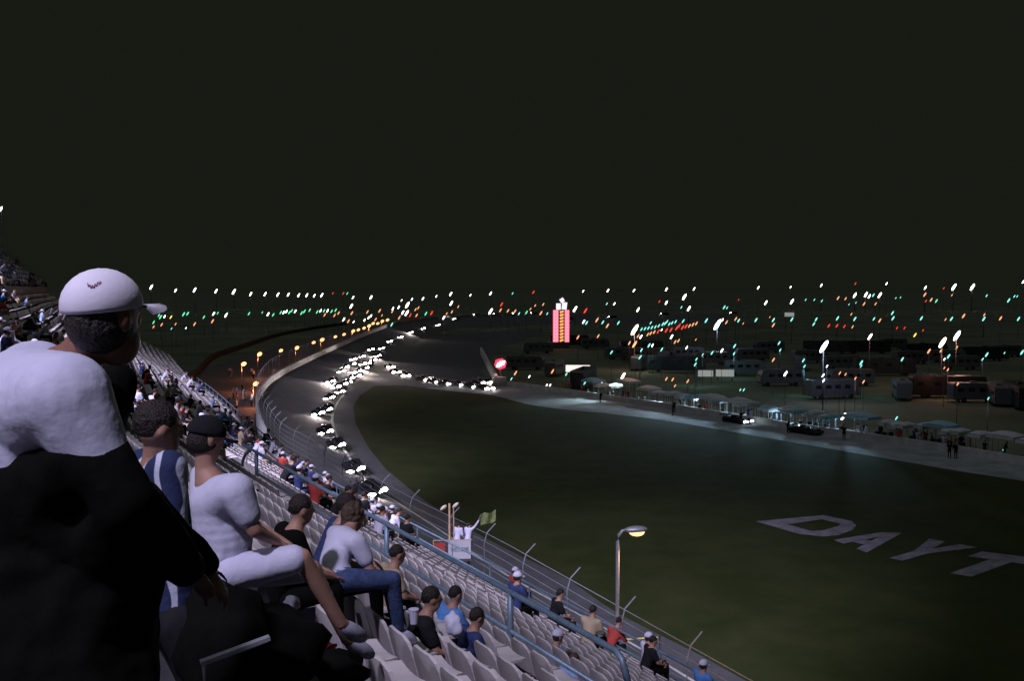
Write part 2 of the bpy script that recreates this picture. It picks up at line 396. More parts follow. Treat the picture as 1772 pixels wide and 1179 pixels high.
MB().tube([pC + Vector((0, 0, zt - .3)) - nr.location, pC + Vector((0, 0, zt - 1.2)) - nr.location], .042, 10).build('post', 'rail', nr, True)
for q in ((440, 26.3), (675, 18.2), (880, 14.05)):
    Y = q[1]; t = (Y - pB.y) / (pA.y - pB.y); p = pB.lerp(pA, t)
    MB().tube([p + Vector((0, 0, zt)) - nr.location, p + Vector((0, 0, zt - 1.12)) - nr.location], .048, 10).build('post', 'rail', nr, True)

# ---------------------------------------------------------------- seats
def seat_mesh():
    mb = MB()
    # local: faces +Y; backrest curved, rounded corners; pan
    W = .248
    for side, dy in ((0, 0.0), (1, -.03)):
        pass
    def shell(fn, th):
        vs = []; fs = []; n = 7; m = 7
        for s in (0, 1):
            for j in range(m):
                for i in range(n):
                    vs.append(fn(i / (n - 1) * 2 - 1, j / (m - 1), s * th))
        for j in range(m - 1):
            for i in range(n - 1):
                a = j * n + i; fs.append((a, a + 1, a + n + 1, a + n)); b = a + n * m; fs.append((b, b + n, b + n + 1, b + 1))
        for i in range(n - 1):
            a = i; fs.append((a, a + n * m, a + n * m + 1, a + 1)); a = (m - 1) * n + i; fs.append((a, a + 1, a + n * m + 1, a + n * m))
        for j in range(m - 1):
            a = j * n; fs.append((a, a + n, a + n + n * m, a + n * m)); a = j * n + n - 1; fs.append((a, a + n * m, a + n + n * m, a + n))
        mb.add(vs, fs)
    def back(u, v, s):
        w = W * (1 - .16 * max(0, (v - .6) / .4) ** 2.5); return Vector((u * w, -.20 - .10 * v + .035 * u * u - s, .40 + (.40 - .05 * abs(u) ** 5) * v))
    def pan(u, v, s):
        return Vector((u * W * (1 - .1 * max(0, (v - .7) / .3) ** 2), -.20 + .40 * v, .42 - .03 * (1 - u * u) - .0 * v - s))
    shell(back, .03); shell(pan, .03)
    mb.k = 1; mb.box((0, -.02, .2), (.05, .3, .38)); mb.box((0, -.05, .02), (.3, .25, .03))
    return mb
SM = seat_mesh().mesh('stadium_seat', ['seat', 'seatleg'], False)
spots = []      # (pos, angle, row, dist)
arc = [0.0]
for i in range(1, len(front)): arc.append(arc[-1] + (front[i] - front[i - 1]).length)
def seat_line(t, z, i0=0, i1=None, tag_='low'):
    P = [offp(i, t, z) for i in range(i0, i1 or len(front))]; acc = .26; out = []
    for j in range(1, len(P)):
        a, b = P[j - 1], P[j]; L = (b - a).length; d = b - a; ang = math.atan2(d.y, d.x)   # row direction
        while acc < L:
            s = arc[j + i0]
            if (s % 12.0) > 1.1: out.append((a.lerp(b, acc / L), ang, tag_))
            acc += .52
        acc -= L
    return out
for k in range(0, 27):
    if 9 <= k <= 9: continue
    spots += [(*q, k) for q in seat_line(RP * k + .30, row_z(k))]
for k in range(UR): spots += [(*q, 100 + k) for q in seat_line(ut(k) + .3, uz(k), ui[0], ui[-1])]
vis = []
for p, ang, tg, k in spots:
    if p.y < 1.2: continue
    q = proj(p + Vector((0, 0, .5)))
    if not q or not (-30 < q[0] < 1800) or not (430 < q[1] < 1230): continue
    if k < 100 and p.y < 8.5 and q[0] < 600 and q[1] > 900: continue   # seats left out to darken this corner, and clear for the near spectators
    vis.append((p.length if False else (p - Vector((0, 0, H))).length, p, ang, k))
vis.sort(key=lambda t: t[0])
seat_objs = 0; far = MB()
occupied = []   # chosen for the crowd below
# (people are placed below, then seats around them)

# ================================================================ PEOPLE
def ell(mb, c, r, ax=None, sp=None, nu=14, nv=10):
    """ball, or an ellipsoid (depth, width) with its width along ax and its length along sp"""
    if not isinstance(r, tuple): return mb.ball(c, r, nu, nv)
    ax = ax.normalized(); sp = (sp - ax * sp.dot(ax)).normalized(); f = ax.cross(sp)
    return mb.ball(c, (r[1], r[0], (r[0] + r[1]) * .42), nu, nv, Matrix((ax, f, sp)).transposed())
def limbs(J, E, rads, ax=None, mb=None):
    """tapering limbs between joints; the remesh makes one skin of them"""
    mb = mb or MB()
    for a, b in E:
        A, B = Vector(J[a]), Vector(J[b]); ra, rb = rads[a], rads[b]
        if isinstance(ra, tuple) != isinstance(rb, tuple):
            if isinstance(ra, tuple): ra = min(ra) if b[:2] in ('sh', 'hi') else ra; rb = (rb, rb) if isinstance(ra, tuple) else rb
            else: rb = min(rb); 
        m = min(min(ra) if isinstance(ra, tuple) else ra, min(rb) if isinstance(rb, tuple) else rb)
        n = max(2, int((B - A).length / (m * .42)) + 1)
        for i in range(n + 1):
            t = i / n
            r = tuple(ra[k] * (1 - t) + rb[k] * t for k in (0, 1)) if isinstance(ra, tuple) else ra * (1 - t) + rb * t
            ell(mb, A.lerp(B, t), r, ax, B - A)
    return mb
def merge_remesh(name, meshes, mb, voxel, m, parent=None, loc=None, rough=0.0):
    bm = bmesh.new()
    for q in meshes:
        t = bpy.data.meshes.new('t'); t.from_pydata(q.v, [], q.f); bm.from_mesh(t)
    if mb:
        t = bpy.data.meshes.new('t'); t.from_pydata(mb.v, [], mb.f); bm.from_mesh(t)
    bmesh.ops.recalc_face_normals(bm, faces=bm.faces[:])
    me = bpy.data.meshes.new(name); bm.to_mesh(me); bm.free(); me.materials.clear()
    o = bpy.data.objects.new(name, me); COL.objects.link(o)
    if voxel:
        r = o.modifiers.new('r', 'REMESH'); r.mode = 'VOXEL'; r.voxel_size = voxel; r.use_smooth_shade = True
        s = o.modifiers.new('m', 'SMOOTH'); s.factor = .6; s.iterations = 5
        if rough:
            tx = bpy.data.textures.new('folds', 'CLOUDS'); tx.noise_scale = .13; tx.noise_depth = 1
            d = o.modifiers.new('d', 'DISPLACE'); d.texture = tx; d.strength = rough; d.mid_level = .5
    dg = bpy.context.evaluated_depsgraph_get(); out = bpy.data.meshes.new_from_object(o.evaluated_get(dg))
    bpy.data.objects.remove(o); out.name = name
    out.materials.clear(); out.materials.append(M[m] if isinstance(m, str) else m)
    out.polygons.foreach_set('use_smooth', [True] * len(out.polygons))
    o = bpy.data.objects.new(name, out); COL.objects.link(o)
    if parent: o.parent = parent
    return o
def _s(v, k, a=0):
    return tuple(x * k + a for x in v) if isinstance(v, tuple) else v * k + a
JE = [('pel', 'wai'), ('wai', 'che'), ('che', 'nek'), ('nek', 'hed'),
      ('che', 'shL'), ('shL', 'elL'), ('elL', 'wrL'), ('che', 'shR'), ('shR', 'elR'), ('elR', 'wrR'),
      ('pel', 'hiL'), ('hiL', 'knL'), ('knL', 'anL'), ('anL', 'toL'), ('pel', 'hiR'), ('hiR', 'knR'), ('knR', 'anR'), ('anR', 'toR')]
RAD = dict(pel=(.115, .155), wai=(.10, .145), che=(.12, .175), nek=.058, hed=.06, shL=.062, elL=.043, wrL=.027, hiL=.085, knL=.055, anL=.038, toL=.03)
def rad(j): return RAD.get(j, RAD.get(j[:2] + 'L', .05))
def chain(J, names, scale=1.0, add=0.0, over=None):
    over = over or {}
    E = [(a, b) for a, b in JE if a in names and b in names]
    rd = {n: over.get(n, _s(rad(n), scale, add)) for n in names}
    return limbs(J, E, rd, Vector(J['shR']) - Vector(J['shL']) if 'shR' in J else Vector((1, 0, 0)))
def head_mb(J, face, mb=None, sz=1.0):
    """head with nose, jaw and ears; face = direction it looks"""
    mb = mb or MB(); c = Vector(J['hed']); fz = Vector(face).normalized(); up = Vector((0, 0, 1)); rt = fz.cross(up).normalized(); up = rt.cross(fz)
    rot = Matrix((rt, fz, up)).transposed()
    mb.ball(c + rot @ Vector((0, -.008, .045)) * sz, (.078 * sz, .098 * sz, .105 * sz), 16, 12, rot)
    mb.ball(c + rot @ Vector((0, .03, -.035)) * sz, (.055 * sz, .062 * sz, .075 * sz), 14, 10, rot)
    mb.ball(c + rot @ Vector((0, .098, .012)) * sz, (.014 * sz, .02 * sz, .028 * sz), 8, 6, rot)
    mb.ball(c + rot @ Vector((0, .086, -.045)) * sz, (.025 * sz, .012 * sz, .010 * sz), 8, 6, rot)
    for s in (-1, 1):
        mb.ball(c + rot @ Vector((s * .08, -.01, .02)) * sz, (.012 * sz, .022 * sz, .034 * sz), 8, 6, rot)
        mb.ball(c + rot @ Vector((s * .032, .085, .045)) * sz, (.02 * sz, .012 * sz, .012 * sz), 8, 6, rot)
    return mb, rot, c
def hand_mb(mb, wr, d, nrm):
    """palm, four unequal bent fingers and a thumb; d = direction of the fingers, nrm = back of the hand"""
    wr = Vector(wr); d = Vector(d).normalized(); nrm = Vector(nrm); nrm = (nrm - d * nrm.dot(d)).normalized(); s = d.cross(nrm)
    rot = Matrix((s, d, nrm)).transposed()
    mb.ball(wr + d * .05, (.042, .055, .016), 10, 8, rot)
    for k, (o, L) in enumerate(((-.03, .072), (-.010, .082), (.011, .077), (.03, .06))):
        b = wr + d * .09 + s * o; m = b + d * L * .45 - nrm * .012; e = m + d * L * .35 - nrm * .03
        mb.tube([b - d * .02, b, m, e], [.0095, .009, .0085, .007], 7)
    b = wr + d * .03 - s * .038; mb.tube([wr + d * .02 - s * .02, b, b + (d * .6 - s * .6).normalized() * .04, b + (d * .9 - s * .3).normalized() * .07], [.012, .012, .010, .008], 7)
    return mb
def person(name, loc, rz, J, face, label, group=None, vox=.011, skin='skin', top='white', sleeves='short', legs='dark', hair='hair', hat=None, hatdir=None, cat='person', tadd=.018, over=None, shoes='dark', shorts=False, scale=1.0, longhair=False, torso=None):
    """J: joints relative to loc in metres"""
    J = {k: Vector(v) * scale for k, v in J.items()}
    root = empty(name, loc, label, cat, group, rz)
    names = ['pel', 'wai', 'che', 'nek', 'hed', 'shL', 'elL', 'wrL', 'shR', 'elR', 'wrR', 'hiL', 'knL', 'anL', 'toL', 'hiR', 'knR', 'anR', 'toR']
    names = [n for n in names if n in J]
    ov = dict(over or {}); sc = scale
    body = chain(J, names, sc, 0, {k: _s(v, sc) for k, v in ov.items()})
    mb, rot, c = head_mb(J, face, None, sc)
    for s in 'LR':
        if vox >= .03: mb.ball(J['wr' + s] + (J['wr' + s] - J['el' + s]).normalized() * .04, .045, 8, 6)
        elif 'wr' + s in J:
            d = J['wr' + s] - J['el' + s]; hand_mb(mb, J['wr' + s], d, Vector((0, 0, 1)) if abs(d.normalized().z) < .8 else Vector((0, 1, 0)))
    b = merge_remesh('body', [body], mb, vox, skin, root)
    # top
    tn = ['wai', 'che', 'nek', 'shL', 'shR', 'pel']
    if sleeves != 'none':
        tn += ['elL', 'elR']
        if sleeves == 'long': tn += ['wrL', 'wrR']
    JT = dict(J)
    JT['nek'] = J['che'].lerp(J['nek'], .62)
    if sleeves == 'short':
        for s in 'LR': JT['el' + s] = J['sh' + s].lerp(J['el' + s], .62)
    tn = [n for n in ['pel', 'wai', 'che', 'nek', 'shL', 'elL', 'wrL', 'shR', 'elR', 'wrR'] if n in tn and n in JT]
    o2 = {k: _s(v, sc, tadd) for k, v in ov.items()}; o2['nek'] = .066 * sc; o2.setdefault('shL', .082 * sc); o2.setdefault('shR', .082 * sc)
    if torso: o2.update(torso)
    if sleeves == 'short': o2['elL'] = o2['elR'] = .073 * sc
    merge_remesh('shirt', [chain(JT, tn, sc, tadd, o2)], None, vox, top, root, rough=.009 if vox < .02 else 0)
    # legs
    if 'knL' in J:
        JL = dict(J); ln = ['pel', 'hiL', 'knL', 'anL', 'hiR', 'knR', 'anR']
        if shorts:
            ln = ['pel', 'hiL', 'knL', 'hiR', 'knR']
            for s in 'LR': JL['kn' + s] = J['hi' + s].lerp(J['kn' + s], .86)
        else:
            for s in 'LR': JL['an' + s] = J['kn' + s].lerp(J['an' + s], .93)
        o3 = {'pel': (.135 * sc, .175 * sc), 'hiL': .105 * sc, 'hiR': .105 * sc}
        if shorts: o3['knL'] = o3['knR'] = .085 * sc
        merge_remesh('shorts' if shorts else 'trousers', [chain(JL, ln, sc, .016, o3)], None, vox, legs, root, rough=.007 if vox < .02 else 0)
        mbs = MB()
        for s in 'LR':
            a, t = J['an' + s], J['to' + s]; d = (t - a).normalized(); r2 = Matrix((d.cross(Vector((0, 0, 1))).normalized(), d, d.cross(Vector((0, 0, 1))).normalized().cross(d))).transposed()
            mbs = MB(); mbs.ball(a.lerp(t, .55) + Vector((0, 0, -.01)), (.052 * sc, .15 * sc, .05 * sc), 12, 8, r2); mbs.build('shoe', shoes, root, True)
    if hat:
        mb = MB(); up = rot @ Vector((0, 0, 1))
        mb.ball(c + rot @ Vector((0, -.010, .062)) * sc, (.092 * sc, .112 * sc, .098 * sc), 20, 14, rot, z0=-.12)
        hd = Vector(hatdir or face).normalized(); rt = hd.cross(up).normalized(); u2 = rt.cross(hd); rr = Matrix((rt, hd, u2)).transposed()
        hm = mb.build('cap', hat, root, True)
        mb = MB(); vs = []; fs = []; n = 9
        for s in (0, 1):
            for i in range(n):
                a = math.pi * (i / (n - 1)); x = .085 * math.cos(a); 
                vs.append(c + rr @ (Vector((x, .06 + .025 * math.sin(a), .052 - s * .006)) * sc)); vs.append(c + rr @ (Vector((x * 1.0, .08 + .105 * math.sin(a), .045 - .012 * abs(math.cos(a)) - s * .006)) * sc))
        for s in (0, 1):
            o_ = s * 2 * n
            for i in range(n - 1): fs.append((o_ + 2 * i, o_ + 2 * i + 1, o_ + 2 * i + 3, o_ + 2 * i + 2))
        for i in range(n - 1): fs.append((2 * i + 1, 2 * n + 2 * i + 1, 2 * n + 2 * i + 3, 2 * i + 3))
        mb.add(vs, fs); mb.build('peak', hat, hm, True)
    if hair:
        mb = MB(); rnd = random.Random(3)
        if hat: mb.ball(c + rot @ Vector((0, -.022, .018)) * sc, (.082 * sc, .092 * sc, .085 * sc), 16, 12, rot)
        else:
            mb.ball(c + rot @ Vector((0, -.018, .058)) * sc, (.084 * sc, .10 * sc, .10 * sc), 16, 12, rot)
            for k in range(60 if longhair else 26):
                v = Vector((rnd.gauss(0, 1), rnd.gauss(-.6, .8), rnd.gauss(.4, .8))).normalized()
                if v.y > .35 and v.z < .5: continue
                mb.ball(c + rot @ (Vector((v.x * .085, -.018 + v.y * .1, .05 + v.z * .1)) * sc), .024 * sc if longhair else .011 * sc, 7, 5)
            if longhair: mb.ball(c + rot @ Vector((0, -.05, -.03)) * sc, (.09 * sc, .06 * sc, .11 * sc), 12, 8, rot)
        merge_remesh('hair', [], mb, .009 if vox < .02 else .02, hair, root)
    return root
def sit(lean=0.12, armf=.25, kn=.12):
    return dict(pel=(0, 0, .52), wai=(0, .03, .70), che=(0, .03 + lean, .93), nek=(0, .03 + lean * 1.5, 1.10), hed=(0, .05 + lean * 1.7, 1.20),
        shL=(-.19, .03 + lean, 1.02), elL=(-.25, .12 + lean, .76), wrL=(-.15, armf + .1 + lean, .66), shR=(.19, .03 + lean, 1.02), elR=(.25, .12 + lean, .76), wrR=(.14, armf + .1 + lean, .66),
        hiL=(-.10, .08, .50), knL=(-kn, .50, .53), anL=(-kn, .52, .10), toL=(-kn, .68, .05), hiR=(.10, .08, .50), knR=(kn, .50, .53), anR=(kn, .52, .10), toR=(kn, .68, .05))
def standp(lean=0.0, arm=0):
    return dict(pel=(0, 0, .95), wai=(0, .01 + lean * .4, 1.12), che=(0, .02 + lean, 1.36), nek=(0, .02 + lean * 1.3, 1.52), hed=(0, .05 + lean * 1.5, 1.63),
        shL=(-.19, .02 + lean, 1.45), elL=(-.25, .0 + lean, 1.16), wrL=(-.23, .16 + lean, .95), shR=(.19, .02 + lean, 1.45), elR=(.25, 0 + lean, 1.16), wrR=(.23, .16 + lean, .95),
        hiL=(-.10, 0, .90), knL=(-.11, .03, .50), anL=(-.11, -.02, .09), toL=(-.12, .14, .04), hiR=(.10, 0, .90), knR=(.11, .03, .50), anR=(.11, -.02, .09), toR=(.12, .14, .04))
def floor_at(p):
    i = nearest_t(p, front); t = (Vector((p[0], p[1], 0)) - front[i]).dot(nf[i]); k = max(0, int(t / RP)); return row_z(k)
def jpix(d, rz0=None):
    """joints given as picture point + distance -> world, returned relative to a root on the floor"""
    J = {k: atD(*v) for k, v in d.items()}
    r = Vector((J['pel'].x, J['pel'].y, 0)); r.z = floor_at(r)
    return {k: v - r for k, v in J.items()}, r
# man in the white cap, large at the left
J, r = jpix(dict(pel=(85, 1080, 2.72), wai=(70, 900, 2.74), che=(52, 715, 2.74), nek=(132, 622, 2.68), hed=(186, 568, 2.64),
    shR=(112, 690, 2.50), elR=(215, 868, 2.5), wrR=(325, 985, 2.72), shL=(60, 660, 2.98), elL=(235, 865, 3.02), wrL=(345, 980, 3.0),
    hiR=(120, 1130, 2.62), knR=(190, 1380, 2.60), anR=(150, 1615, 2.62), toR=(230, 1650, 2.75), hiL=(100, 1130, 2.86), knL=(190, 1380, 2.9), anL=(150, 1590, 2.9), toL=(230, 1620, 3.0)))
m1 = person('person', r, 0, J, (.45, .88, .10), 'man in a white cap and pale T-shirt leaning forward, nearest the camera', vox=.0095, top='white', legs='black', hat='capw', skin='skin2', tadd=.02,
    over={'che': (.15, .20), 'wai': (.15, .19), 'pel': (.15, .19)}, torso={'che': (.185, .235), 'wai': (.19, .22), 'pel': (.18, .21), 'nek': .09, 'shL': .125, 'shR': .12})
# black jacket shape added for the shade over his waist and forearms
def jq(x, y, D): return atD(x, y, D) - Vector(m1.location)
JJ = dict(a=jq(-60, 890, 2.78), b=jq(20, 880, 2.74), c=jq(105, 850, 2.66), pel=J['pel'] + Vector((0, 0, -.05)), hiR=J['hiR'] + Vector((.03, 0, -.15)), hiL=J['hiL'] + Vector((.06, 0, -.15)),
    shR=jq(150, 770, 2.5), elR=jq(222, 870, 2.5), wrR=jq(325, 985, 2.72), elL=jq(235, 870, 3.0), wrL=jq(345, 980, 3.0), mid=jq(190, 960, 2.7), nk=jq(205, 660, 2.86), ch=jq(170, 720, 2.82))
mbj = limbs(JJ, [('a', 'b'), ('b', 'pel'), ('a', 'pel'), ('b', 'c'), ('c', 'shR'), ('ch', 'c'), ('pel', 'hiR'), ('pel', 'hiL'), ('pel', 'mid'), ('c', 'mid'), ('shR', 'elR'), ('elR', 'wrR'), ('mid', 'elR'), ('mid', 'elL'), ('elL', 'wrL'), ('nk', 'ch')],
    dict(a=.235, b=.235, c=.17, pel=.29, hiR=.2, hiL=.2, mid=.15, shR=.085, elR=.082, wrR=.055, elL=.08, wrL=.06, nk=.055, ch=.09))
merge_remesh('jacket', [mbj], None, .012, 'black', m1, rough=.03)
# dim emblem and eyelets on the cap are stitched marks: a few tiny raised strokes
mk = MB(); cc = J['hed']
fz = Vector((.45, .88, .10)).normalized(); rt = fz.cross(Vector((0, 0, 1))).normalized(); u2 = rt.cross(fz); rot = Matrix((rt, fz, u2)).transposed()
sq = []
for k in range(76):
    t = k / 75; a = 2.14 + .42 * t; e = .66 + .05 * math.sin(t * 34) * (1 - .4 * t) + .05 * math.sin(t * 6 + 1)
    v = Vector((math.sin(a) * math.cos(e), math.cos(a) * math.cos(e), math.sin(e)))
    sq.append(cc + rot @ (Vector((0, -.010, .062)) + Vector((v.x * .0922, v.y * .1122, v.z * .0982))))
mk.tube(sq, .0017, 5)
caps = [c for c in m1.children if c.name.startswith('cap')]
mk.build('stitched_emblem', 'embl', caps[0])
op = MB(); pc = atD(146, 556, 2.56) - Vector(m1.location); op.ball(pc, (.046, .035, .052), 14, 10); op.build('back_opening', 'hair', caps[0], True)
# person in blue and white striped jacket behind him
J, r = jpix(dict(pel=(300, 1060, 4.4), wai=(290, 960, 4.4), che=(270, 860, 4.4), nek=(268, 797, 4.38), hed=(275, 752, 4.35),
    shL=(250, 805, 4.60), elL=(270, 900, 4.7), wrL=(320, 960, 4.7), shR=(292, 812, 4.2), elR=(300, 910, 4.15), wrR=(345, 970, 4.3),
    hiL=(300, 1080, 4.55), knL=(340, 1190, 4.6), anL=(310, 1310, 4.6), toL=(350, 1330, 4.7), hiR=(310, 1080, 4.3), knR=(350, 1190, 4.3), anR=(320, 1320, 4.3), toR=(360, 1345, 4.4)))
mstripe = mat('striped_cloth', (0.03, 0.05, 0.16), .85, bump=.2)
n = mstripe.node_tree; wv = n.nodes.new('ShaderNodeTexWave'); wv.inputs['Scale'].default_value = 3.2; wv.inputs['Distortion'].default_value = 3.5; wv.inputs['Detail'].default_value = 2
tc = n.nodes.new('ShaderNodeTexCoord'); n.links.new(tc.outputs['Object'], wv.inputs[0]); rr = n.nodes.new('ShaderNodeValToRGB'); rr.color_ramp.elements[0].position = .74; rr.color_ramp.elements[1].position = .84
rr.color_ramp.elements[0].color = (.02, .03, .09, 1); rr.color_ramp.elements[1].color = (.55, .56, .68, 1); n.links.new(wv.outputs[0], rr.inputs[0]); n.links.new(rr.outputs[0], n.nodes['Principled BSDF'].inputs['Base Color']); M['stripe'] = mstripe
person('person', r, 0, J, (.8, .6, -.1), 'dark-haired person in a blue and white striped jacket, right beside the capped man', vox=.012, top='stripe', sleeves='long', legs='dark', over={})
# man in pale T-shirt and white shorts, seated with knees up
J, r = jpix(dict(pel=(385, 985, 5.5), wai=(388, 935, 5.5), che=(378, 872, 5.5), nek=(355, 812, 5.5), hed=(356, 768, 5.5),
    shR=(408, 850, 5.3), elR=(440, 918, 5.3), wrR=(480, 938, 5.45), shL=(358, 828, 5.72), elL=(430, 905, 5.85), wrL=(500, 945, 5.8),
    hiR=(402, 992, 5.38), knR=(522, 966, 5.45), anR=(590, 1080, 5.6), toR=(625, 1100, 5.75), hiL=(400, 990, 5.62), knL=(540, 985, 5.85), anL=(600, 1108, 6.0), toL=(640, 1130, 6.15)))
person('person', r, 0, J, (.75, .65, -.25), 'man in a pale T-shirt, white shorts and dark cap seated with bare knees raised', vox=.0115, top='white', legs='white', shorts=True, hat='dark', skin='skin', shoes='grey',
    over={'che': (.13, .17), 'wai': (.12, .155)}, torso={'che': (.16, .20), 'wai': (.155, .19), 'pel': (.15, .18), 'shL': .10, 'shR': .10})
# curly-haired person bent over, in jeans
J, r = jpix(dict(pel=(585, 1000, 8.3), wai=(578, 972, 8.35), che=(592, 938, 8.5), nek=(606, 915, 8.65), hed=(612, 900, 8.75),
    shR=(618, 940, 8.3), elR=(640, 985, 8.3), wrR=(662, 1000, 8.5), shL=(580, 925, 8.75), elL=(640, 975, 8.9), wrL=(660, 1000, 8.8),
    hiR=(598, 1005, 8.2), knR=(680, 1003, 8.3), anR=(690, 1092, 8.4), toR=(712, 1105, 8.5), hiL=(595, 1000, 8.45), knL=(672, 1008, 8.75), anL=(690, 1095, 8.8), toL=(712, 1108, 8.9)))
person('person', r, 0, J, (.7, .7, -.3), 'curly-haired person in a pale grey shirt and blue jeans hunched behind the aisle rail', vox=.0135, top='white', legs='jean', hair='curl', longhair=True, shoes='white')
def seated(px, py, D, rz, label, **kw):
    p = atD(px, py, D); sc = kw.get('scale', 1.0); lean = kw.pop('lean', .12)
    J = sit(lean); h = J['hed'][2] * sc
    return person('person', (p.x, p.y, p.z - h), rz, J, (0, 1, -.1), label, **kw)
A0 = math.atan2(V.y, V.x) - R(90)     # facing the track
seated(470, 893, 7.7, A0, 'dark-haired spectator seated left of the rail behind the raised bare knee', vox=.016, top='black', legs='black', scale=.95)
seated(553, 884, 9.0, A0 - .3, 'dark-haired spectator in a navy shirt seated just behind the aisle rail', vox=.016, top='navy', legs='dark', scale=1.0)
seated(945, 1110, 15.6, A0 + .1, 'spectator in a pale cap and light blue shirt seated alone below the aisle rail', vox=.02, top='blue', legs='dark', hat='white', scale=.95)
seated(972, 1150, 14.8, A0, 'brown-haired spectator in a pale blue shirt at the very bottom beside the blue one', vox=.02, top='lblue', legs='red', hair='curl', scale=.9)
seated(762, 1040, 12.2, A0 + .2, 'spectator in a bright blue top with bare arms under the aisle rail', vox=.02, top='blue', legs='jean', scale=.95)
seated(655, 968, 11.5, A0, 'dark-haired spectator in a tan top between the first two rail posts', vox=.02, top='tan', legs='dark', scale=.95)
seated(705, 1045, 9.4, A0 - .2, 'spectator in dark clothes with crossed arms seated beside the empty seats', vox=.018, top='dark', legs='black', scale=.95)
seated(795, 1078, 11.0, A0, 'spectator in navy holding a white towel near the third rail post', vox=.018, top='navy', legs='jean', scale=.9)
# things left on the terrace
def lump(name, px, py, D, size, m, label, cat):
    p = atD(px, py, D); bm = bmesh.new(); bmesh.ops.create_icosphere(bm, subdivisions=3, radius=1)
    rnd = random.Random(px)
    ph = [rnd.uniform(0, 6) for _ in range(6)]
    for v in bm.verts:
        c = v.co; k = 1 + .16 * math.sin(3 * c.x + ph[0]) * math.sin(4 * c.y + ph[1]) + .1 * math.sin(7 * c.z + ph[2] + 3 * c.x)
        v.co = Vector((c.x * size[0] * k, c.y * size[1] * k, c.z * size[2] * k))
    me = bpy.data.meshes.new(name); bm.to_mesh(me); bm.free(); me.materials.append(M[m]); me.polygons.foreach_set('use_smooth', [True] * len(me.polygons))
    o = bpy.data.objects.new(name, me); COL.objects.link(o); o.location = p; o.rotation_euler = (.3, .4, rnd.uniform(0, 3)); return tag(o, label, cat)
lump('crumpled_towel', 447, 1068, 5.6, (.09, .07, .13), 'white', 'crumpled white towel lying among the seats at the front', 'towel')
lump('shade_bag', 470, 1120, 5.0, (.34, .24, .20), 'black', 'black bag shape added to darken the steps below the bare-kneed man', 'bag')  # black lump added to darken the pale steps, like the next two
lump('shade_heap', 560, 1165, 5.6, (.30, .24, .12), 'black', 'black heap added to darken the step beside the dull red blanket', 'jacket')
lump('shade_lump', 380, 1110, 4.3, (.22, .18, .26), 'black', 'black lump added to darken the step right of the striped jacket', 'bag')
lump('carrier_bag', 505, 1046, 6.3, (.05, .05, .05), 'white', 'small white carrier bag beside the bare-kneed man', 'bag')
lump('carrier_bag', 786, 1082, 10.8, (.09, .09, .14), 'white', 'white cloth bag held in front of the navy spectator', 'bag')
lump('red_blanket', 548, 1130, 6.2, (.14, .10, .045), 'red', 'folded dull red blanket on the step beside the seats', 'blanket')
def cup(px, py, D, label):
    p = atD(px, py, D); mb = MB(); mb.tube([(0, 0, 0), (0, 0, .12)], [.03, .042], 12); mb.tube([(0, 0, .12), (0, 0, .128)], [.046, .044], 12)
    o = mb.build('paper_cup', 'white'); o.location = p; tag(o, label, 'cup')
cup(590, 1010, 8.2, 'white paper cup by the feet of the curly-haired person')
cup(716, 1080, 8.4, 'white paper cup on the dark step beside the empty seats')
# loose steel chair arm at lower left
p = atD(400, 1150, 3.6)
mb = MB(); mb.tube([p + Vector((-.10, .0, -.25)), p + Vector((-.10, 0, 0)), p + Vector((.10, .12, .045))], .011, 8)
mb.box(p + Vector((0.0, .06, .03)), (.26, .03, .015), rz=.5, ry=-.2); tag(mb.build('metal_armrest', 'steel'), 'thin grey metal armrest glinting at the bottom left', 'armrest')

# ---- seats: 300 nearest one by one, the rest as one mass
SGR = 'pale seats in the rows of the grandstand'
cnt = 0; farm = MB()
people_spots = []
rnd = random.Random(11)
for d, p, ang, k in vis:
    rz = ang - math.pi          # row direction -> faces the track
    if cnt < 300:
        o = bpy.data.objects.new('stadium_seat', SM); COL.objects.link(o); o.location = p; o.rotation_euler = (0, 0, rz + rnd.uniform(-.02, .02)); cnt += 1
        zn = 'above the near aisle handrail' if 10 <= k < 100 else 'below the near aisle handrail' if k < 10 else 'in the steep upper tier'
        tag(o, 'pale moulded stadium seat ' + ('close to the camera ' if d < 9 else '') + zn, 'seat', 'pale seats ' + ('close to the camera ' if d < 9 else '') + zn)
    else:
        c, s = math.cos(rz), math.sin(rz)
        def T(x, y, z): return (p.x + c * x - s * y, p.y + s * x + c * y, p.z + z)
        farm.add([T(-.22, -.2, .4), T(.22, -.2, .4), T(.20, -.30, .8), T(-.20, -.30, .8), T(-.22, .2, .43), T(.22, .2, .43), T(-.2, -.33, .79), T(.2, -.33, .79)], [(0, 1, 2, 3), (0, 4, 5, 1), (3, 2, 7, 6), (6, 7, 1, 0)])
    people_spots.append((d, p, rz, k))
o = farm.build('stadium_seats', 'seat'); tag(o, 'far pale seats filling the grandstand rows', 'seats', None, 'stuff')

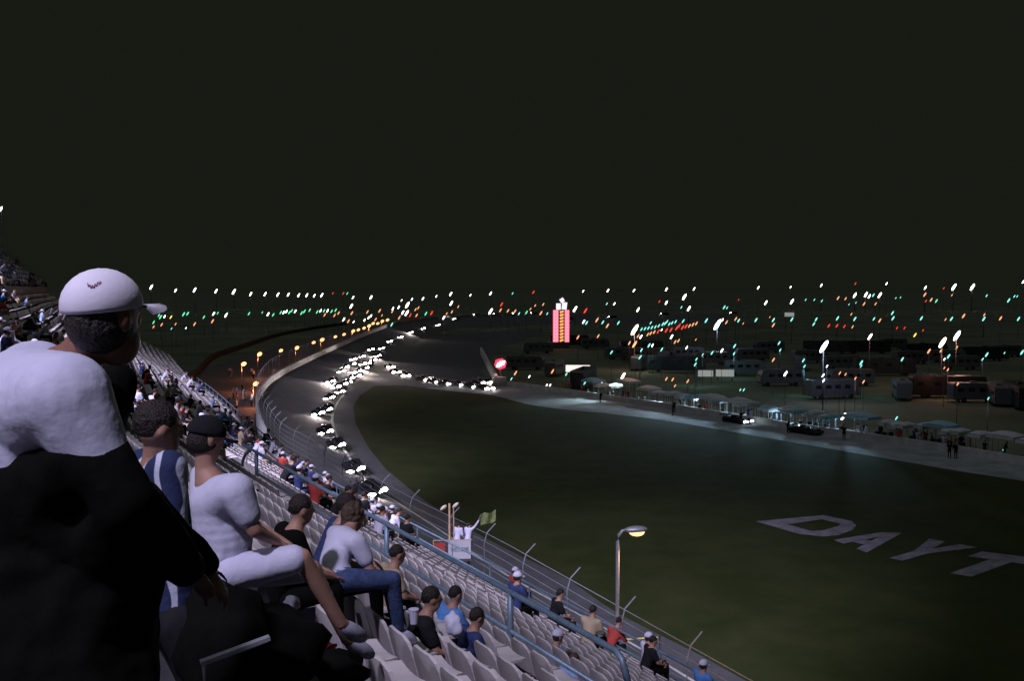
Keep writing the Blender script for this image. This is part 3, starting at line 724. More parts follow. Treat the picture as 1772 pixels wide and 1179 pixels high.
# ---- crowd: three seated and two standing figures, copied
ox = (0, -400, 0)
def proto(J, **kw): return person('person', ox, 0, J, (0, 1, -.05), 'x', vox=.03, tadd=.022, **kw)
seat_protos = [proto(sit(.10)), proto(sit(.22), sleeves='long'), proto(sit(.02, .3), hat='white')]
stand_protos = [proto(standp(.03)), proto(standp(.12), sleeves='long')]
CL = [('dark', 'dark'), ('navy', 'navy'), ('dark', 'dark'), ('white', 'white'), ('grey', 'grey'), ('navy', 'navy'), ('blue', 'blue'), ('red', 'red'), ('tan', 'tan'), ('dark', 'dark'), ('white', 'white'), ('grey', 'grey'), ('lblue', 'pale blue'), ('white', 'white'), ('dark', 'dark')]
def crowd(kind, p, rz, where, grp):
    pr = rnd.choice(seat_protos if kind == 'seated' else stand_protos); m, cn = rnd.choice(CL)
    c = copy_tree(pr); c.location = p; c.rotation_euler = (0, 0, rz + rnd.uniform(-.5, .5)); s = rnd.uniform(.93, 1.06); c.scale = (s, s, s)
    for ch in c.children:
        if ch.name.startswith('shirt'):
            ch.material_slots[0].link = 'OBJECT'; ch.material_slots[0].material = M[m]
        if ch.name.startswith('trousers'):
            ch.material_slots[0].link = 'OBJECT'; ch.material_slots[0].material = M[rnd.choice(['dark', 'jean', 'tan', 'black'])]
    hat = any(ch.name.startswith('cap') for ch in c.children)
    tag(c, f'{kind} spectator in a {cn} top{" and white cap" if hat else ""} {where}', 'person', f'{kind} spectators in {cn} tops{" and white caps" if hat else ""} {grp}')
    return c
npp = 0
cand = [q for q in people_spots if 13.5 < q[0] < 150]
rnd.shuffle(cand)
cnt1 = cnt2 = 0
for d, p, rz, k in cand:
    if k < 100 and cnt1 < 158:
        q = proj(p)
        if d < 22 and (q[0] > 640 and rnd.random() < .8): continue
        q2 = proj(p + Vector((0, 0, 1.25)))
        if 385 < q2[0] < 480 and 740 < q2[1] < 900 and d < 45: continue
        if d < 22 and q2[0] < 620: continue
        if 715 < q2[0] < 850 and 895 < q2[1] < 985: continue
        if d > 95 or (d > 62 and rnd.random() < .72): continue
        if d < 60 and k > 10 and q[0] > 560: continue
        crowd('seated', p + Vector((0, 0, 0)), rz, 'among the grandstand rows', 'in the grandstand'); cnt1 += 1
    elif k >= 100 and cnt2 < 22:
        crowd('seated', p, rz, 'in the steep upper tier', 'in the upper tier'); cnt2 += 1
for i in range(34):       # standing along the wall of the turn
    j = rnd.choice([j for j in range(len(outer)) if 62 < outer[j].y < 150])
    p = outer[j] + nin[j] * rnd.uniform(1.0, 5.5); p.z = 1.63
    crowd('standing', p, rnd.uniform(-2.2, -.6), 'on the walkway behind the track wall', 'behind the track wall')
for i in range(26):       # on the sodium-lit ground
    p = Vector((rnd.uniform(-62, -41), rnd.uniform(118, 210), .01))
    crowd('standing', p, rnd.uniform(-2.2, 0), 'on the orange-lit road behind the stand', 'on the orange-lit road')
def wipe(o):
    for c in list(o.children): wipe(c)
    bpy.data.objects.remove(o)

# ================================================================ FLAG STAND
fs = atD(795, 967, 48.0); fs0 = Vector((fs.x, fs.y, 0))
st = empty('flag_stand', fs0, 'small flag stand platform with a pale sign board hanging over the track fence', 'flag stand', None, math.radians(6))
zf = fs.z - .05
MB().box((-.35, .4, zf), (1.9, 1.1, .12)).build('platform', 'dsteel', st)
sg = MB().box((0, -.16, zf + .52), (1.1, .04, .92)).build('sign_board', 'cardb', st, bevel=.01)
# the board's dark green lettering (blurred in the photograph) as one word
me = text_mesh('WELCOME', 1, .004); xs = [v.co.x for v in me.vertices]; x0, x1 = min(xs), max(xs)
for v in me.vertices:
    v.co = Vector(((v.co.x - x0) / (x1 - x0) * .88 - .44, -.19 - v.co.z, zf + .44 + v.co.y * .3))
me.materials.append(M['green']); o = bpy.data.objects.new('lettering', me); COL.objects.link(o); o.parent = sg
MB().box((-.95, -.14, zf + .5), (.5, .04, .75)).build('side_panel', 'red', st)
MB().box((-1.25, .3, zf + .45), (.04, .9, .6)).build('side_panel', 'orange', st)
MB().tube([(-1.3, -.16, zf + 1.0), (.6, -.16, zf + 1.0)], .025, 8).build('handrail', 'tan', st)
for x in (-1.2, .5):
    MB().tube([(x, .7, 1.0), (x, .7, zf)], .06, 8).build('leg', 'dsteel', st)
    MB().tube([(x, .7, zf - 1.6), (x, -.1, zf - .05)], .04, 6).build('brace', 'dsteel', st)
for i, (dx, lb, ar) in enumerate(((-.12, 'starter in a white shirt standing left on the flag stand', 0), (.40, 'starter in a white shirt raising an arm on the flag stand', 1))):
    J = standp(.1)
    if ar: J['elR'] = (.33, .2, 1.62); J['wrR'] = (.45, .32, 1.86)
    q = fs0 + Vector((dx, .35, 0)); pp = person('person', (q.x, q.y, zf + .03), -.5, J, (.1, 1, 0), lb, vox=.022, top='white', sleeves='long', legs='white', scale=.95)
    if ar: wr = Vector((q.x, q.y, zf + .03)) + Euler((0, 0, -.5)).to_matrix() @ (Vector((.45, .32, 1.86)) * .95)
fl = MB(); fl.tube([wr - Vector((.1, 0, .2)), wr + Vector((.12, 0, .35))], .014, 6); n = 9; vs = []; fsx = []
for j in range(6):
    for i in range(n):
        a = i / (n - 1); b = j / 5
        vs.append(wr + Vector((.10 + a * .75, .06 * math.sin(a * 9 + b * 2), .30 - b * .55 + a * .25 + .05 * math.sin(a * 7))))
for j in range(5):
    for i in range(n - 1): fsx.append((j * n + i, j * n + i + 1, (j + 1) * n + i + 1, (j + 1) * n + i))
fl.k = 1; fl.add(vs, fsx); tag(fl.build('green_flag', ['steel', mat('flag_cloth', (.14, .17, .06), .8, noise=.3, nscale=6)]), 'yellow-green flag waved above the flag stand', 'flag')
# signal post beside it, its orange glow put into the wood colours
b = atD(778, 925, 48.5); t = atD(778, 872, 48.5)
sp = empty('signal_post', (b.x, b.y, 1.0), 'slim wooden post with two small heads standing over the flag stand, coloured as if lit orange', 'signal post')
MB().tube([(0, 0, 0), (0, 0, t.z - 1.0)], .05, 8).build('post', mat('post_wood', (.62, .42, .26), .7, noise=.2), sp)
MB().tube([(.22, 0, t.z - 2.7), (.2, 0, t.z - 1.1)], .03, 8).build('post_stay', mat('stay_wood', (.5, .36, .24), .7, noise=.2), sp)
for sx in (-1, 1):
    MB().ball((sx * .3, 0, t.z - 1.15 + sx * .06), (.20, .09, .09), 10, 8, Euler((0, -.7, 0)).to_matrix()).build('signal_head', mat('shade_paint', (.7, .6, .5), .5, noise=.1), sp, True)

# ================================================================ STREET LAMP IN FRONT
D = 30.0; b = atD(1069, 935, D); lamp_z = atD(1085, 918, D).z
sl1 = empty('street_lamp', (b.x, b.y, 1.7), 'tall grey street lamp with a glowing cobra head in front of the dark grass', 'street lamp')
h = lamp_z - 1.7
MB().tube([(0, 0, 0), (0, 0, .4)], .10, 12).build('base', 'steel', sl1)
MB().tube([(0, 0, 0), (0, 0, h - .35), (.03, 0, h - .15), (.14, 0, h - .02), (.30, 0, h + .02)], [.075, .055, .05, .045, .04], 10).build('pole', 'steel', sl1, True)
hd = MB().ball((.55, 0, h + .02), (.36, .16, .11), 18, 12, Euler((0, -.05, 0)).to_matrix()).build('lamp_head', 'steel', sl1, True)
MB().ball((.58, 0, h - .06), (.24, .13, .13), 16, 10).build('lamp_lens', emi('lens_sodium', (1.0, .52, .22), 2.4, False), hd, True)
def light(kind, name, loc, e, col, parent=None, aim=None, ang=60, blend=.5, rad=.2):
    l = bpy.data.lights.new(name, kind); l.energy = e; l.color = col; l.shadow_soft_size = rad
    if kind == 'SPOT': l.spot_size = R(ang); l.spot_blend = blend
    o = bpy.data.objects.new(name, l); COL.objects.link(o); o.location = loc
    if aim is not None: o.rotation_euler = (Vector(aim) - Vector(loc)).to_track_quat('-Z', 'Y').to_euler()
    if parent: o.parent = parent
    return o
light('SPOT', 'lamp_glow', (.58, 0, h - .25), 500, (1, .55, .25), sl1, (.58, 0, 0), 130, .6)

# yellow bar on a dark post by the fence
a = atD(1080, 1108, 42.0); c = atD(1140, 1104, 42.0)
ba = empty('barrier_arm', (c.x, c.y, 0), 'pale yellow horizontal bar on a dark post beside the track fence', 'barrier')
MB().tube([a - Vector((c.x, c.y, 0)), (0, 0, c.z)], .045, 8).build('bar', mat('bar_paint', (.5, .38, .14), .6, noise=.2), ba)
MB().tube([(0, 0, 0), (0, 0, c.z + .1)], .07, 8).build('post', 'dsteel', ba)

# ================================================================ RACE CARS
def race_car():
    root = empty('race_car', (0, 0, 0), 'x', 'race car')
    mb = MB(); secs = [(-2.25, .35, .42, .62), (-1.9, .90, .20, .72), (-1.0, .96, .14, .74), (0, .95, .12, .62), (1.0, .95, .12, .56), (1.8, .93, .12, .50), (2.2, .80, .14, .38), (2.32, .55, .18, .28)]
    vs = []; fs = []; n = 10
    for y, wd, z0, z1 in secs:
        for i in range(n):
            q = 2 * math.pi * i / n + .3; cx = math.copysign(abs(math.cos(q)) ** .5, math.cos(q)); cz = math.copysign(abs(math.sin(q)) ** .6, math.sin(q))
            vs.append((wd * cx, y, (z0 + z1) / 2 + (z1 - z0) / 2 * cz))
    for j in range(len(secs) - 1):
        for i in range(n): fs.append((j * n + i, j * n + (i + 1) % n, (j + 1) * n + (i + 1) % n, (j + 1) * n + i))
    fs.append(tuple(reversed(range(n)))); fs.append(tuple((len(secs) - 1) * n + i for i in range(n)))
    mb.add(vs, fs); mb.build('body', 'dark', root, True)
    MB().ball((0, -.2, .66), (.46, 1.05, .36), 14, 10).build('cockpit', 'glass', root, True)
    mb = MB(); mb.box((0, -2.2, .98), (1.7, .34, .04), rx=.12); mb.box((-.84, -2.2, .93), (.03, .42, .22)); mb.box((.84, -2.2, .93), (.03, .42, .22)); mb.box((-.3, -2.15, .78), (.05, .2, .36)); mb.box((.3, -2.15, .78), (.05, .2, .36))
    mb.build('rear_wing', 'dsteel', root)
    for sx in (-1, 1):
        for y in (-1.45, 1.4):
            wl = MB().tube([(sx * .72, y, .33), (sx * .98, y, .33)], .33, 16).build('wheel', 'tyre', root)
        MB().ball((sx * .30, 2.24, .32), (.15, .08, .12), 10, 8).build('headlight', M['head'], root, True)
        hl = MB().ball((sx * .62, 2.12, .36), (.34, .14, .20), 12, 8).build('headlight', M['head'], root, True)
    return root
rc = race_car(); first = True
def tangent(P, p):
    i = nearest_t(p, P); a, b = P[max(0, i - 1)], P[min(len(P) - 1, i + 1)]; return (b - a).normalized(), i
CARS = [(641, 842), (612, 800), (582, 762), (563, 742), (552, 712), (566, 703), (572, 684), (590, 672), (575, 662), (604, 657), (594, 646), (620, 646), (612, 634), (634, 634), (628, 622), (648, 622), (638, 628), (622, 640), (608, 651), (596, 661), (584, 667), (630, 630), (655, 616), (600, 640), (614, 628), (644, 611), (662, 606), (676, 596), (694, 588), (712, 580), (734, 573), (760, 567), (790, 562), (824, 557), (858, 556), (892, 555), (924, 554), (985, 556), (1060, 555), (1150, 554), (1270, 553)]
lbl = {0: 'leading race car with glowing headlights, nearest the painted line', 1: 'second race car of the line, its headlights glaring white'}
cars = []
for i, (x, y) in enumerate(CARS):
    p = at(x, y, 1.1); tn, j = tangent(inner, p); w_ = (p - inner[j]).dot(nin[j]); fr_ = min(1, max(0, w_ / width(j))); p.z = bank(j) * fr_ + .03
    c = rc if first else copy_tree(rc); first = False
    c.location = p; ang = math.atan2(-tn.y, -tn.x); c.rotation_euler = (0, math.atan2(bank(j), width(j)) * -1 * -1, ang - math.pi / 2)
    c.rotation_euler = Euler((0, 0, ang - math.pi / 2)).to_matrix().to_4x4().__matmul__(Matrix.Rotation(math.atan2(bank(j), width(j)), 4, 'Y')).to_euler() if True else c.rotation_euler
    tag(c, lbl.get(i, 'distant race car with glaring headlights in the pack on the banked turn' if i < 28 else 'far race car with headlights on, on the distant curve of the track'), 'race car', None if i < 2 else ('race cars packed in the turn' if i < 28 else 'race cars on the distant curve'))
    cars.append(c)
for i, (x, y) in enumerate([(674, 634), (684, 643), (700, 649), (734, 656), (752, 660), (772, 663), (794, 665), (816, 668), (838, 671), (832, 661), (846, 661)]):
    p = at(x, y, .4); p.z = .02; c = copy_tree(rc); c.location = p; c.rotation_euler = (0, 0, R(-150) if i > 2 else R(-165))
    tag(c, 'race car with headlights on along the pit entry road', 'race car', 'race cars on the pit entry road')
    cars.append(c)
for i, e in ((0, 500), (4, 1500), (8, 4500), (13, 8000), (17, 9000), (22, 7000), (29, 4000), (41, 1200), (44, 500)):
    c = cars[i]; light('SPOT', 'headlight_beam', (0, 2.4, .55), e, (1, .82, .8), c, (0, 24, .15), 120, .9, .3)

# ================================================================ LAMPS OF THE INFIELD AND BEYOND
L = """262,497,B,1.2 304,503,W,.9 337,502,B,1.2 374,504,B,1.1 405,505,W,1.4 434,509,W,1 459,509,W,1 481,510,W,1 499,510,W,.9 517,511,W,.9 531,511,W,.9 544,512,W,.8 557,511,W,1 576,508,R,.6 594,508,R,.7 601,508,G,.7 611,515,B,.8 642,515,W,1 608,530,W,1.2
278,549,G,1.1 275,546,G,.8 285,548,W,.7 266,558,G,.9 296,549,Y,.9 318,544,G,1.1 325,543,G,1 353,549,G,.9 370,543,W,.9 377,542,G,.7 391,546,W,1 393,543,G,.8 431,543,G,.9 454,541,G,.6 464,544,W,.9 473,545,G,.9 486,541,G,.9 491,541,W,.8 496,539,W,.8 501,541,G,.9 505,538,G,.9 511,539,W,.8 522,542,G,1 527,539,G,1 536,537,G,.9 549,540,G,.9 555,538,W,.8 561,538,G,.9 567,538,W,.8 574,539,G,.9 581,537,G,.9
266,566,O,.8 280,562,O,.9 304,561,O,.7 337,561,O,1 368,556,O,1.1 297,569,T,.6 322,568,B,.5 562,545,O,.9 579,546,O,.9 586,542,O,.9 609,542,O,1 595,553,W,.9 603,556,O,1 612,557,W,.6 636,540,O,.9 657,538,O,1 631,554,W,.7 638,550,W,.7 642,547,W,.7 650,553,O,.9 661,546,O,.6 679,539,O,.9 680,534,B,.8 690,532,B,.8 695,520,W,.5 678,562,T,1 691,550,O,1 697,541,W,1
705,528,W,1.6 704,542,W,1.4 710,546,R,1 713,518,B,.7 732,517,B,.8 755,513,B,.6 780,509,W,1 781,525,W,1.2 814,511,B,.6 849,508,B,.9 887,508,T,.6 923,506,R,.9 719,536,O,.8 724,533,O,.8 721,546,O,.9 737,543,G,1 747,542,R,1.1 768,550,W,.9 773,543,O,.7 782,540,O,.8 793,531,O,.7 849,539,W,1.5 868,527,R,1.1 866,537,O,1 879,538,O,.9 891,539,O,1 898,543,T,.8 911,541,G,1 918,535,O,.7 926,529,O,.7 940,527,O,.8 936,542,O,1.1 947,543,T,.7 995,535,W,1.5 1013,538,R,1.4 1009,504,B,.7 1052,503,W,.8 1097,503,B,.8 1050,526,T,.7 1063,526,W,.7 1104,536,W,1.1 1010,557,B,1 1015,559,T,1 1033,554,O,1.2 1043,558,T,1 1051,564,O,1.2 1070,559,T,1 1000,584,O,1.1 1035,582,O,1
892,646,O,1.2 885,656,T,.8 916,652,W,.6 956,643,O,1.2 980,648,T,.9 946,667,W,.6 952,667,W,.6 1012,663,T,1 1018,659,T,.8 1058,610,T,1 1107,619,T,1
1153,501,W,.9 1201,500,B,.8 1312,498,B,.8 1368,497,B,.6 1421,494,B,.8 1184,514,W,1.6 1153,524,W,1 1141,522,R,.7 1179,532,T,.7 1192,534,W,1.3 1253,532,T,1 1258,533,T,.7 1325,524,W,1.1 1370,522,W,1.3 1394,519,T,.6 1409,519,T,.6 1422,521,T,.7 1278,519,R,.5
1110,570,T,.9 1116,569,T,.9 1122,568,T,.9 1128,567,T,.9 1134,566,T,.9 1140,564,T,.9 1147,561,T,1 1151,560,T,.9 1154,557,T,.9 1158,561,T,.9 1163,559,T,.9 1169,557,T,.9 1182,556,T,1 1126,559,T,.8
1104,582,O,1 1109,583,W,1 1121,579,O,1 1126,577,O,1 1132,575,O,1 1139,574,R,1.1 1145,571,W,.6 1153,572,R,1.2 1161,571,R,1.2 1171,568,R,1.2 1175,564,R,1.2 1181,567,R,1.2 1187,565,R,1.2 1193,564,O,1 1199,562,O,1 1205,560,O,1 1089,594,O,1 1162,583,W,1.1 1168,592,O,1 1174,590,O,1 1204,588,O,.6
1222,555,T,1.2 1250,554,W,.8 1257,558,O,1 1273,552,O,1 1278,555,T,1 1286,560,O,.6 1308,554,T,1.1 1338,554,T,1.1 1338,563,O,1.1 1332,549,O,.5 1370,553,T,1.1 1412,553,T,1 1408,561,T,1
1123,598,T,1.1 1129,598,W,.8 1145,605,T,1 1188,602,W,.8 1271,599,T,1.1 1232,611,T,1 1249,607,W,1 1216,614,T,.7 1348,594,T,1 1338,623,O,1.1 1390,624,T,1 1108,618,T,1 1203,631,T,1 1153,656,O,1 1164,657,O,1 1168,668,O,.8 1190,660,O,1 1359,647,W,1.3 1281,675,T,.7 1287,675,T,.8 1424,650,B,.9 1425,659,B,.9
1450,516,O,1 1463,517,O,.8 1479,511,W,1.3 1498,510,W,1.3 1504,513,W,1 1511,511,T,.9 1522,511,W,1.4 1495,526,O,1 1515,526,O,.8 1481,524,T,.5 1469,527,T,.5 1480,491,R,.7 1534,491,B,.7 1550,516,T,.5 1558,515,T,.5 1449,551,T,1.1 1479,552,T,1.1 1512,552,T,.9 1522,555,O,1.1 1473,544,O,.7 1544,542,T,1 1545,551,T,1.1 1594,551,T,1.1 1646,552,T,1.1 1636,553,O,.7 1667,547,O,1.2 1703,545,O,.8 1702,552,T,1.2 1731,551,O,1.1 1762,552,T,1.1 1601,498,W,.9 1600,510,O,1.1 1611,519,O,1 1620,521,G,1 1602,521,R,.7 1633,499,R,.6 1650,497,W,1.7 1682,497,W,1.7 1647,511,O,.6 1707,512,T,.7 1745,520,T,1.1 1755,513,T,.7 1760,513,T,.6 1770,488,B,.8
1434,564,R,1 1448,564,R,1 1461,565,R,.9 1475,566,O,.8 1552,568,R,.7 1565,568,R,.7 1597,572,R,.6
1583,580,Y,1.1 1607,608,O,1.3 1628,607,O,1 1655,602,O,1 1641,617,T,1.2 1634,622,W,.6 1707,614,T,1.2 1738,611,T,.6 1768,610,T,1.3 1561,622,T,1.1 1490,628,T,1.3 1431,634,B,.7 1453,646,O,.9 1463,648,O,.8 1494,661,O,1 1657,665,O,.9 1634,637,O,.7 1551,724,T,1 1737,777,T,1""".split()
NM = {'W': ('white', 'floodlight'), 'B': ('cool blue-white', 'floodlight'), 'T': ('teal', 'street lamp'), 'G': ('green', 'street lamp'), 'O': ('orange', 'street lamp'), 'R': ('red', 'warning light'), 'Y': ('yellow', 'street lamp'), 'S': ('sodium orange', 'street lamp'), 'P': ('pinkish white', 'floodlight')}
def lampmesh(h, r, c):
    """slim mast with one head drawn out aslant; the head is the light-giving glass in a thin hood"""
    mb = MB(); mb.tube([(0, 0, -h), (0, 0, 0)], [max(.05, r * .16), max(.03, r * .1)], 5)
    rot = Euler((0, R(32), 0)).to_matrix()  # slant and length put the smear of the light into the head
    mb.ball((r * .1, .1 * r, r * .25), (r * .42, r * .5, r * 1.5), 8, 6, rot)
    mb.k = 1; mb.ball((0, -.35 * r, 0), (r * .42, r * .55, r * 1.55), 10, 8, rot)
    return mb
pit_t = [p for p in dense([at(x, y, 0) for x, y in PU], .5)]
def pit_point(x): return min(pit_t, key=lambda p: abs(proj(p)[0] - x))
def lamp_at(x, y, c, s, D=None, label=None, grp=None, r=None, hz=None):
    if D is None:
        rr_ = random.Random(int(x * 31 + y))
        if y < 531: D = 760 + rr_.uniform(-60, 120) if x < 640 or x > 700 else 640
        elif y < 572: D = (H - 7.5) * F / (y - HOR) * rr_.uniform(.92, 1.06); D = min(D, 560)
        else: D = (H - 6) * F / (y - HOR)
    if x > 880 and y > 600: D = max(D, pit_point(x).y + 7)
    p = atD(x, y, D); h = max(1.5, p.z)
    r = r or s * 2.5 / F * D
    o = lampmesh(p.z, r, c).build('floodlight' if NM[c][1] == 'floodlight' else 'street_lamp' if NM[c][1] == 'street lamp' else 'warning_light', ['dsteel', EM[c]], None, True)
    o.location = p
    far_ = 'far off along the horizon' if y < 531 else 'in the dark middle distance' if y < 572 else 'in the infield paddock'
    nm, kt = NM[c]
    tag(o, label or f'{nm} {kt} on a slim mast {far_}', kt, None if label else f'{nm} {kt}s {far_}')
    return o, p
for q in L:
    x, y, c, s = q.split(','); lamp_at(float(x), float(y), c, float(s))
# cap-side and left edge lamps
lamp_at(150, 474, 'W', 1.1, 300, 'white floodlight just above the top of the man\'s white cap')
lamp_at(2, 362, 'B', 1.3, 120, 'blue-white floodlight high up at the far left edge above the upper tier')
# sodium lamps along the service road
for i, (x, y, s) in enumerate([(438, 664, 1.7), (418, 630, 1.6), (446, 613, 1.5), (483, 607, 1.2), (511, 602, 1.3), (540, 593, 1.1), (555, 588, 1.3), (578, 583, 1), (593, 579, 1.0), (609, 573, 1.1), (618, 571, 1), (628, 568, 1), (637, 564, 1.1), (644, 560, 1), (652, 560, .9), (660, 556, 1), (669, 554, 1)]):
    D = (H - 5) * F / (y - HOR); p = atD(x, y, D)
    t = empty('street_lamp', (p.x, p.y, 0), 'sodium street lamp nearest the bend of the track wall' if i == 0 else 'orange sodium street lamp in the row behind the far track wall', 'street lamp', None if i == 0 else 'sodium lamps in a row behind the track wall')
    r = s * 2.7 / F * D
    MB().tube([(0, 0, 0), (0, 0, p.z), (.3, 0, p.z + .12)], .06, 6).build('pole', 'steel', t)
    MB().ball((.4, .05, p.z + .1), (r * 1.2, r * .7, r * .45), 10, 6, Euler((0, -.5, 0)).to_matrix()).build('lamp_head', 'dsteel', t, True)
    MB().ball((.4, -.05, p.z), (r * 1.15, r * .8, r * .75), 10, 8, Euler((0, -.5, 0)).to_matrix()).build('lamp_lens', EM['S'], t, True)
    if i in (0, 1, 2, 4, 6, 9, 12, 15): light('POINT', 'lamp_glow', (.4, 0, p.z - 1.2), 900 if i < 3 else 1100, (1, .30, .12), t, rad=.3)
# bright masts of the infield
for (x, y, c, s, lb, e, col) in [(1425, 600, 'B', 3.2, 'brightest blue-white floodlight of the infield, glaring on its tall mast', 9000, (.6, .65, 1)),
        (1241, 562, 'B', 2.8, 'bright blue-white floodlight right of the teal row of lamps', 7000, (.6, .7, 1)),
        (1098, 571, 'P', 2.8, 'bright pinkish floodlight at the left end of the teal row', 9000, (1, .6, .5)),
        (1098, 596, 'O', 1.8, 'orange glowing lamp just below the pinkish floodlight', 2500, (1, .45, .25)),
        (1630, 593, 'P', 2.7, 'left one of two warm glaring floodlights at the right', 5000, (1, .5, .35)),
        (1655, 581, 'P', 2.6, 'right one of two warm glaring floodlights at the right', 5000, (1, .5, .35)),
        (1505, 583, 'P', 1.6, 'warm white floodlight alone right of the brightest one', 1500, (1, .6, .4)),
        (1078, 651, 'W', 1.7, 'square white pit floodlight beside the pale tent roof', 2500, (.6, .85, .9)),
        (1040, 665, 'W', 1.0, 'small white lamp left of the square pit floodlight', 600, (.7, .9, .9)),
        (1138, 678, 'W', 1.7, 'first white pit lane floodlight from the left', 1500, (.55, .8, 1)),
        (1208, 688, 'W', 1.7, 'second white pit lane floodlight from the left', 1500, (.55, .8, 1)),
        (1285, 697, 'W', 1.8, 'third white pit lane floodlight from the left', 1300, (.5, .8, 1)),
        (1372, 709, 'W', 1.3, 'fourth white pit lane floodlight from the left', 1300, (.5, .8, 1)),
        (1459, 721, 'W', 1.9, 'fifth white pit lane floodlight, above the widest pale canopy', 1300, (.45, .8, 1)),
        ]:
    D = (H - (6.5 if y > 640 else 9)) * F / (y - HOR)
    if y > 640: D = pit_point(x).y + 6
    o, p = lamp_at(x, y, c, s, D, lb)
    if y > 640: light('SPOT', 'flood_glow', (0, -.8, -.1), e * 4, col, o, (-3, -5, -p.z), 100, .7, .3)
    else: light('POINT', 'flood_glow', (0, -1.6, -.6), e * .13, col, o, rad=.5)
for x in (930, 1560, 1640, 1740):      # pit lane lamps hidden behind canopies still light it
    pass

# ================================================================ SCORING PYLON
D = 300.0; c = atD(971, 592, D); W_ = 28 / F * D
py_ = empty('scoring_pylon', (c.x, c.y, 0), 'tall lit scoring pylon with pink and orange columns and white top', 'scoreboard')
ztop = atD(971, 537, D).z; zb = c.z
MB().box((0, .6, ztop / 2), (W_, 1.0, ztop)).build('tower', 'dsteel', py_)
RB = emi('pylon_red', (1.0, .10, .14), 1.6, False); RP_ = emi('pylon_pink', (1.0, .33, .48), 1.25, False); RO = emi('pylon_orange', (1.0, .42, .13), 1.2, False); RW = emi('pylon_white', (.93, .88, 1.0), 1.1, False)
nrow = 10; rh = (ztop - zb) / nrow
for sx, wd, mt, nm in ((-.335, .30, RP_, 'number_column'), (.36, .25, RP_, 'number_column')):
    MB().box((sx * W_, .06, (ztop + zb) / 2), (wd * W_ + .18, .04, ztop - zb + .1)).build('column_back', RB, py_)
    mb = MB()
    for k in range(nrow):
        z = zb + rh * (k + .5)
        for dx in (-.25, .25): mb.box((sx * W_ + dx * wd * W_, -.02, z), (wd * W_ * .42, .06, rh * .86))
    mb.build(nm, mt, py_)
mb = MB()
for k in range(nrow):
    z = zb + rh * (k + .5); mb.box((.03 * W_, -.02, z), (.24 * W_, .06, rh * .66), ry=-.35)
mb.build('name_column', RO, py_)
t0 = ztop + .1
mb = MB(); mb.box((-.17 * W_, 0, t0 + 1.0), (.28 * W_, .5, 1.9)); mb.box((.2 * W_, 0, t0 + 1.2), (.3 * W_, .5, 2.2), ry=.1); mb.box((.05 * W_, 0, t0 + 2.9), (.26 * W_, .5, 1.2), ry=-.6)
mb.build('lit_top', RW, py_)
MB().tube([(0, .3, t0 - .2), (0, .3, t0 + 2.4)], .2, 8).build('top_mast', 'dsteel', py_)
# ---- red edged sign by pit entry
D = 190.0; c = atD(866, 630, D); r_ = 10.5 / F * D
hs = empty('lit_sign', (c.x, c.y, 0), 'lit white hexagonal sign with red edge beside the pit entry', 'sign')
MB().tube([(0, .1, 0), (0, .1, c.z)], .12, 8).build('post', 'dsteel', hs)
def hexa(r, y, th, mb=None):
    mb = mb or MB(); vs = []
    for s in (0, 1):
        for k in range(6):
            a = math.pi / 3 * k + .25; vs.append((math.cos(a) * r * 1.05, y + s * th, c.z + math.sin(a) * r * .95))
    mb.add(vs, [(5, 4, 3, 2, 1, 0), (6, 7, 8, 9, 10, 11)] + [(k, (k + 1) % 6, 6 + (k + 1) % 6, 6 + k) for k in range(6)]); return mb
hexa(r_, 0, .2).build('sign_edge', emi('edge_red', (1, .03, .08), 1.3, False), hs)
mb = MB()
for k in range(4):
    mb.box(((k - 1.5) * r_ * .36 + .05, -.05, c.z + (k - 1.5) * r_ * .12), (r_ * .26, .06, r_ * (1.15 - .25 * abs(k - 1.5))), ry=.35)
mb.build('sign_strips', emi('strip_white', (1, .86, .9), 1.5, False), hs)
light('POINT', 'sign_glow', (0, -1, c.z), 300, (1, .4, .45), hs)
# lit boards
def board(x0, x1, y0, y1, D, em, lb, cat='sign'):
    a = atD(x0, y1, D); b_ = atD(x1, y0, D); o = empty('lit_board', ((a.x + b_.x) / 2, a.y, 0), lb, cat, None, -.1)
    wd = b_.x - a.x; ht = b_.z - a.z
    MB().box((0, 0, (a.z + b_.z) / 2), (wd, .3, ht)).build('panel', em, o, bevel=.05)
    for sx in (-.4, .4): MB().box((sx * wd, .05, a.z / 2), (.2, .2, a.z)).build('leg', 'dsteel', o)
    mb = MB(); mb.box((0, .02, b_.z + .06), (wd + .3, .5, .12)); mb.build('top_frame', 'dsteel', o)
BW = emi('board_white', (1.0, .86, .80), 1.15, False); BD = emi('board_dim', (.55, .58, .55), .45, False)
board(979, 1021, 632, 644, 200, BW, 'long brightly lit white board above the pit garages')
board(1208, 1234, 641, 652, 195, BD, 'dim pale board, left one of the pair in the paddock')
board(1239, 1270, 640, 652, 195, BD, 'dim pale board, right one of the pair in the paddock')
board(1358, 1374, 541, 548, 420, BD, 'small pale far board under the white horizon lamps')
# pit entry wall leading away
P = [at(862, 667) , at(848, 640), at(834, 612)]
wall('crash_wall', dense([Vector((p.x, p.y, 0)) for p in P], 6), 1.7, .5, 'wall', 'pale crash wall leading away from the start of the pit lane', 'wall', z0=0)
a0 = at(864, 668); MB_ = MB(); MB_.tube([(a0.x, a0.y, 0), (a0.x, a0.y, 1.6)], [1.5, 1.3], 14); tag(MB_.build('crash_cushion', 'wall', None, True), 'rounded pale crash cushion at the tip of the pit wall', 'barrier')
# pit wall
pw = [p for p in pu if 866 < proj(p)[0] < 1800]
wall('pit_wall', [Vector((p.x, p.y, 0)) for p in pw], .85, .3, 'wall', 'low pale wall running along the far side of the pit lane', 'wall', z0=0)

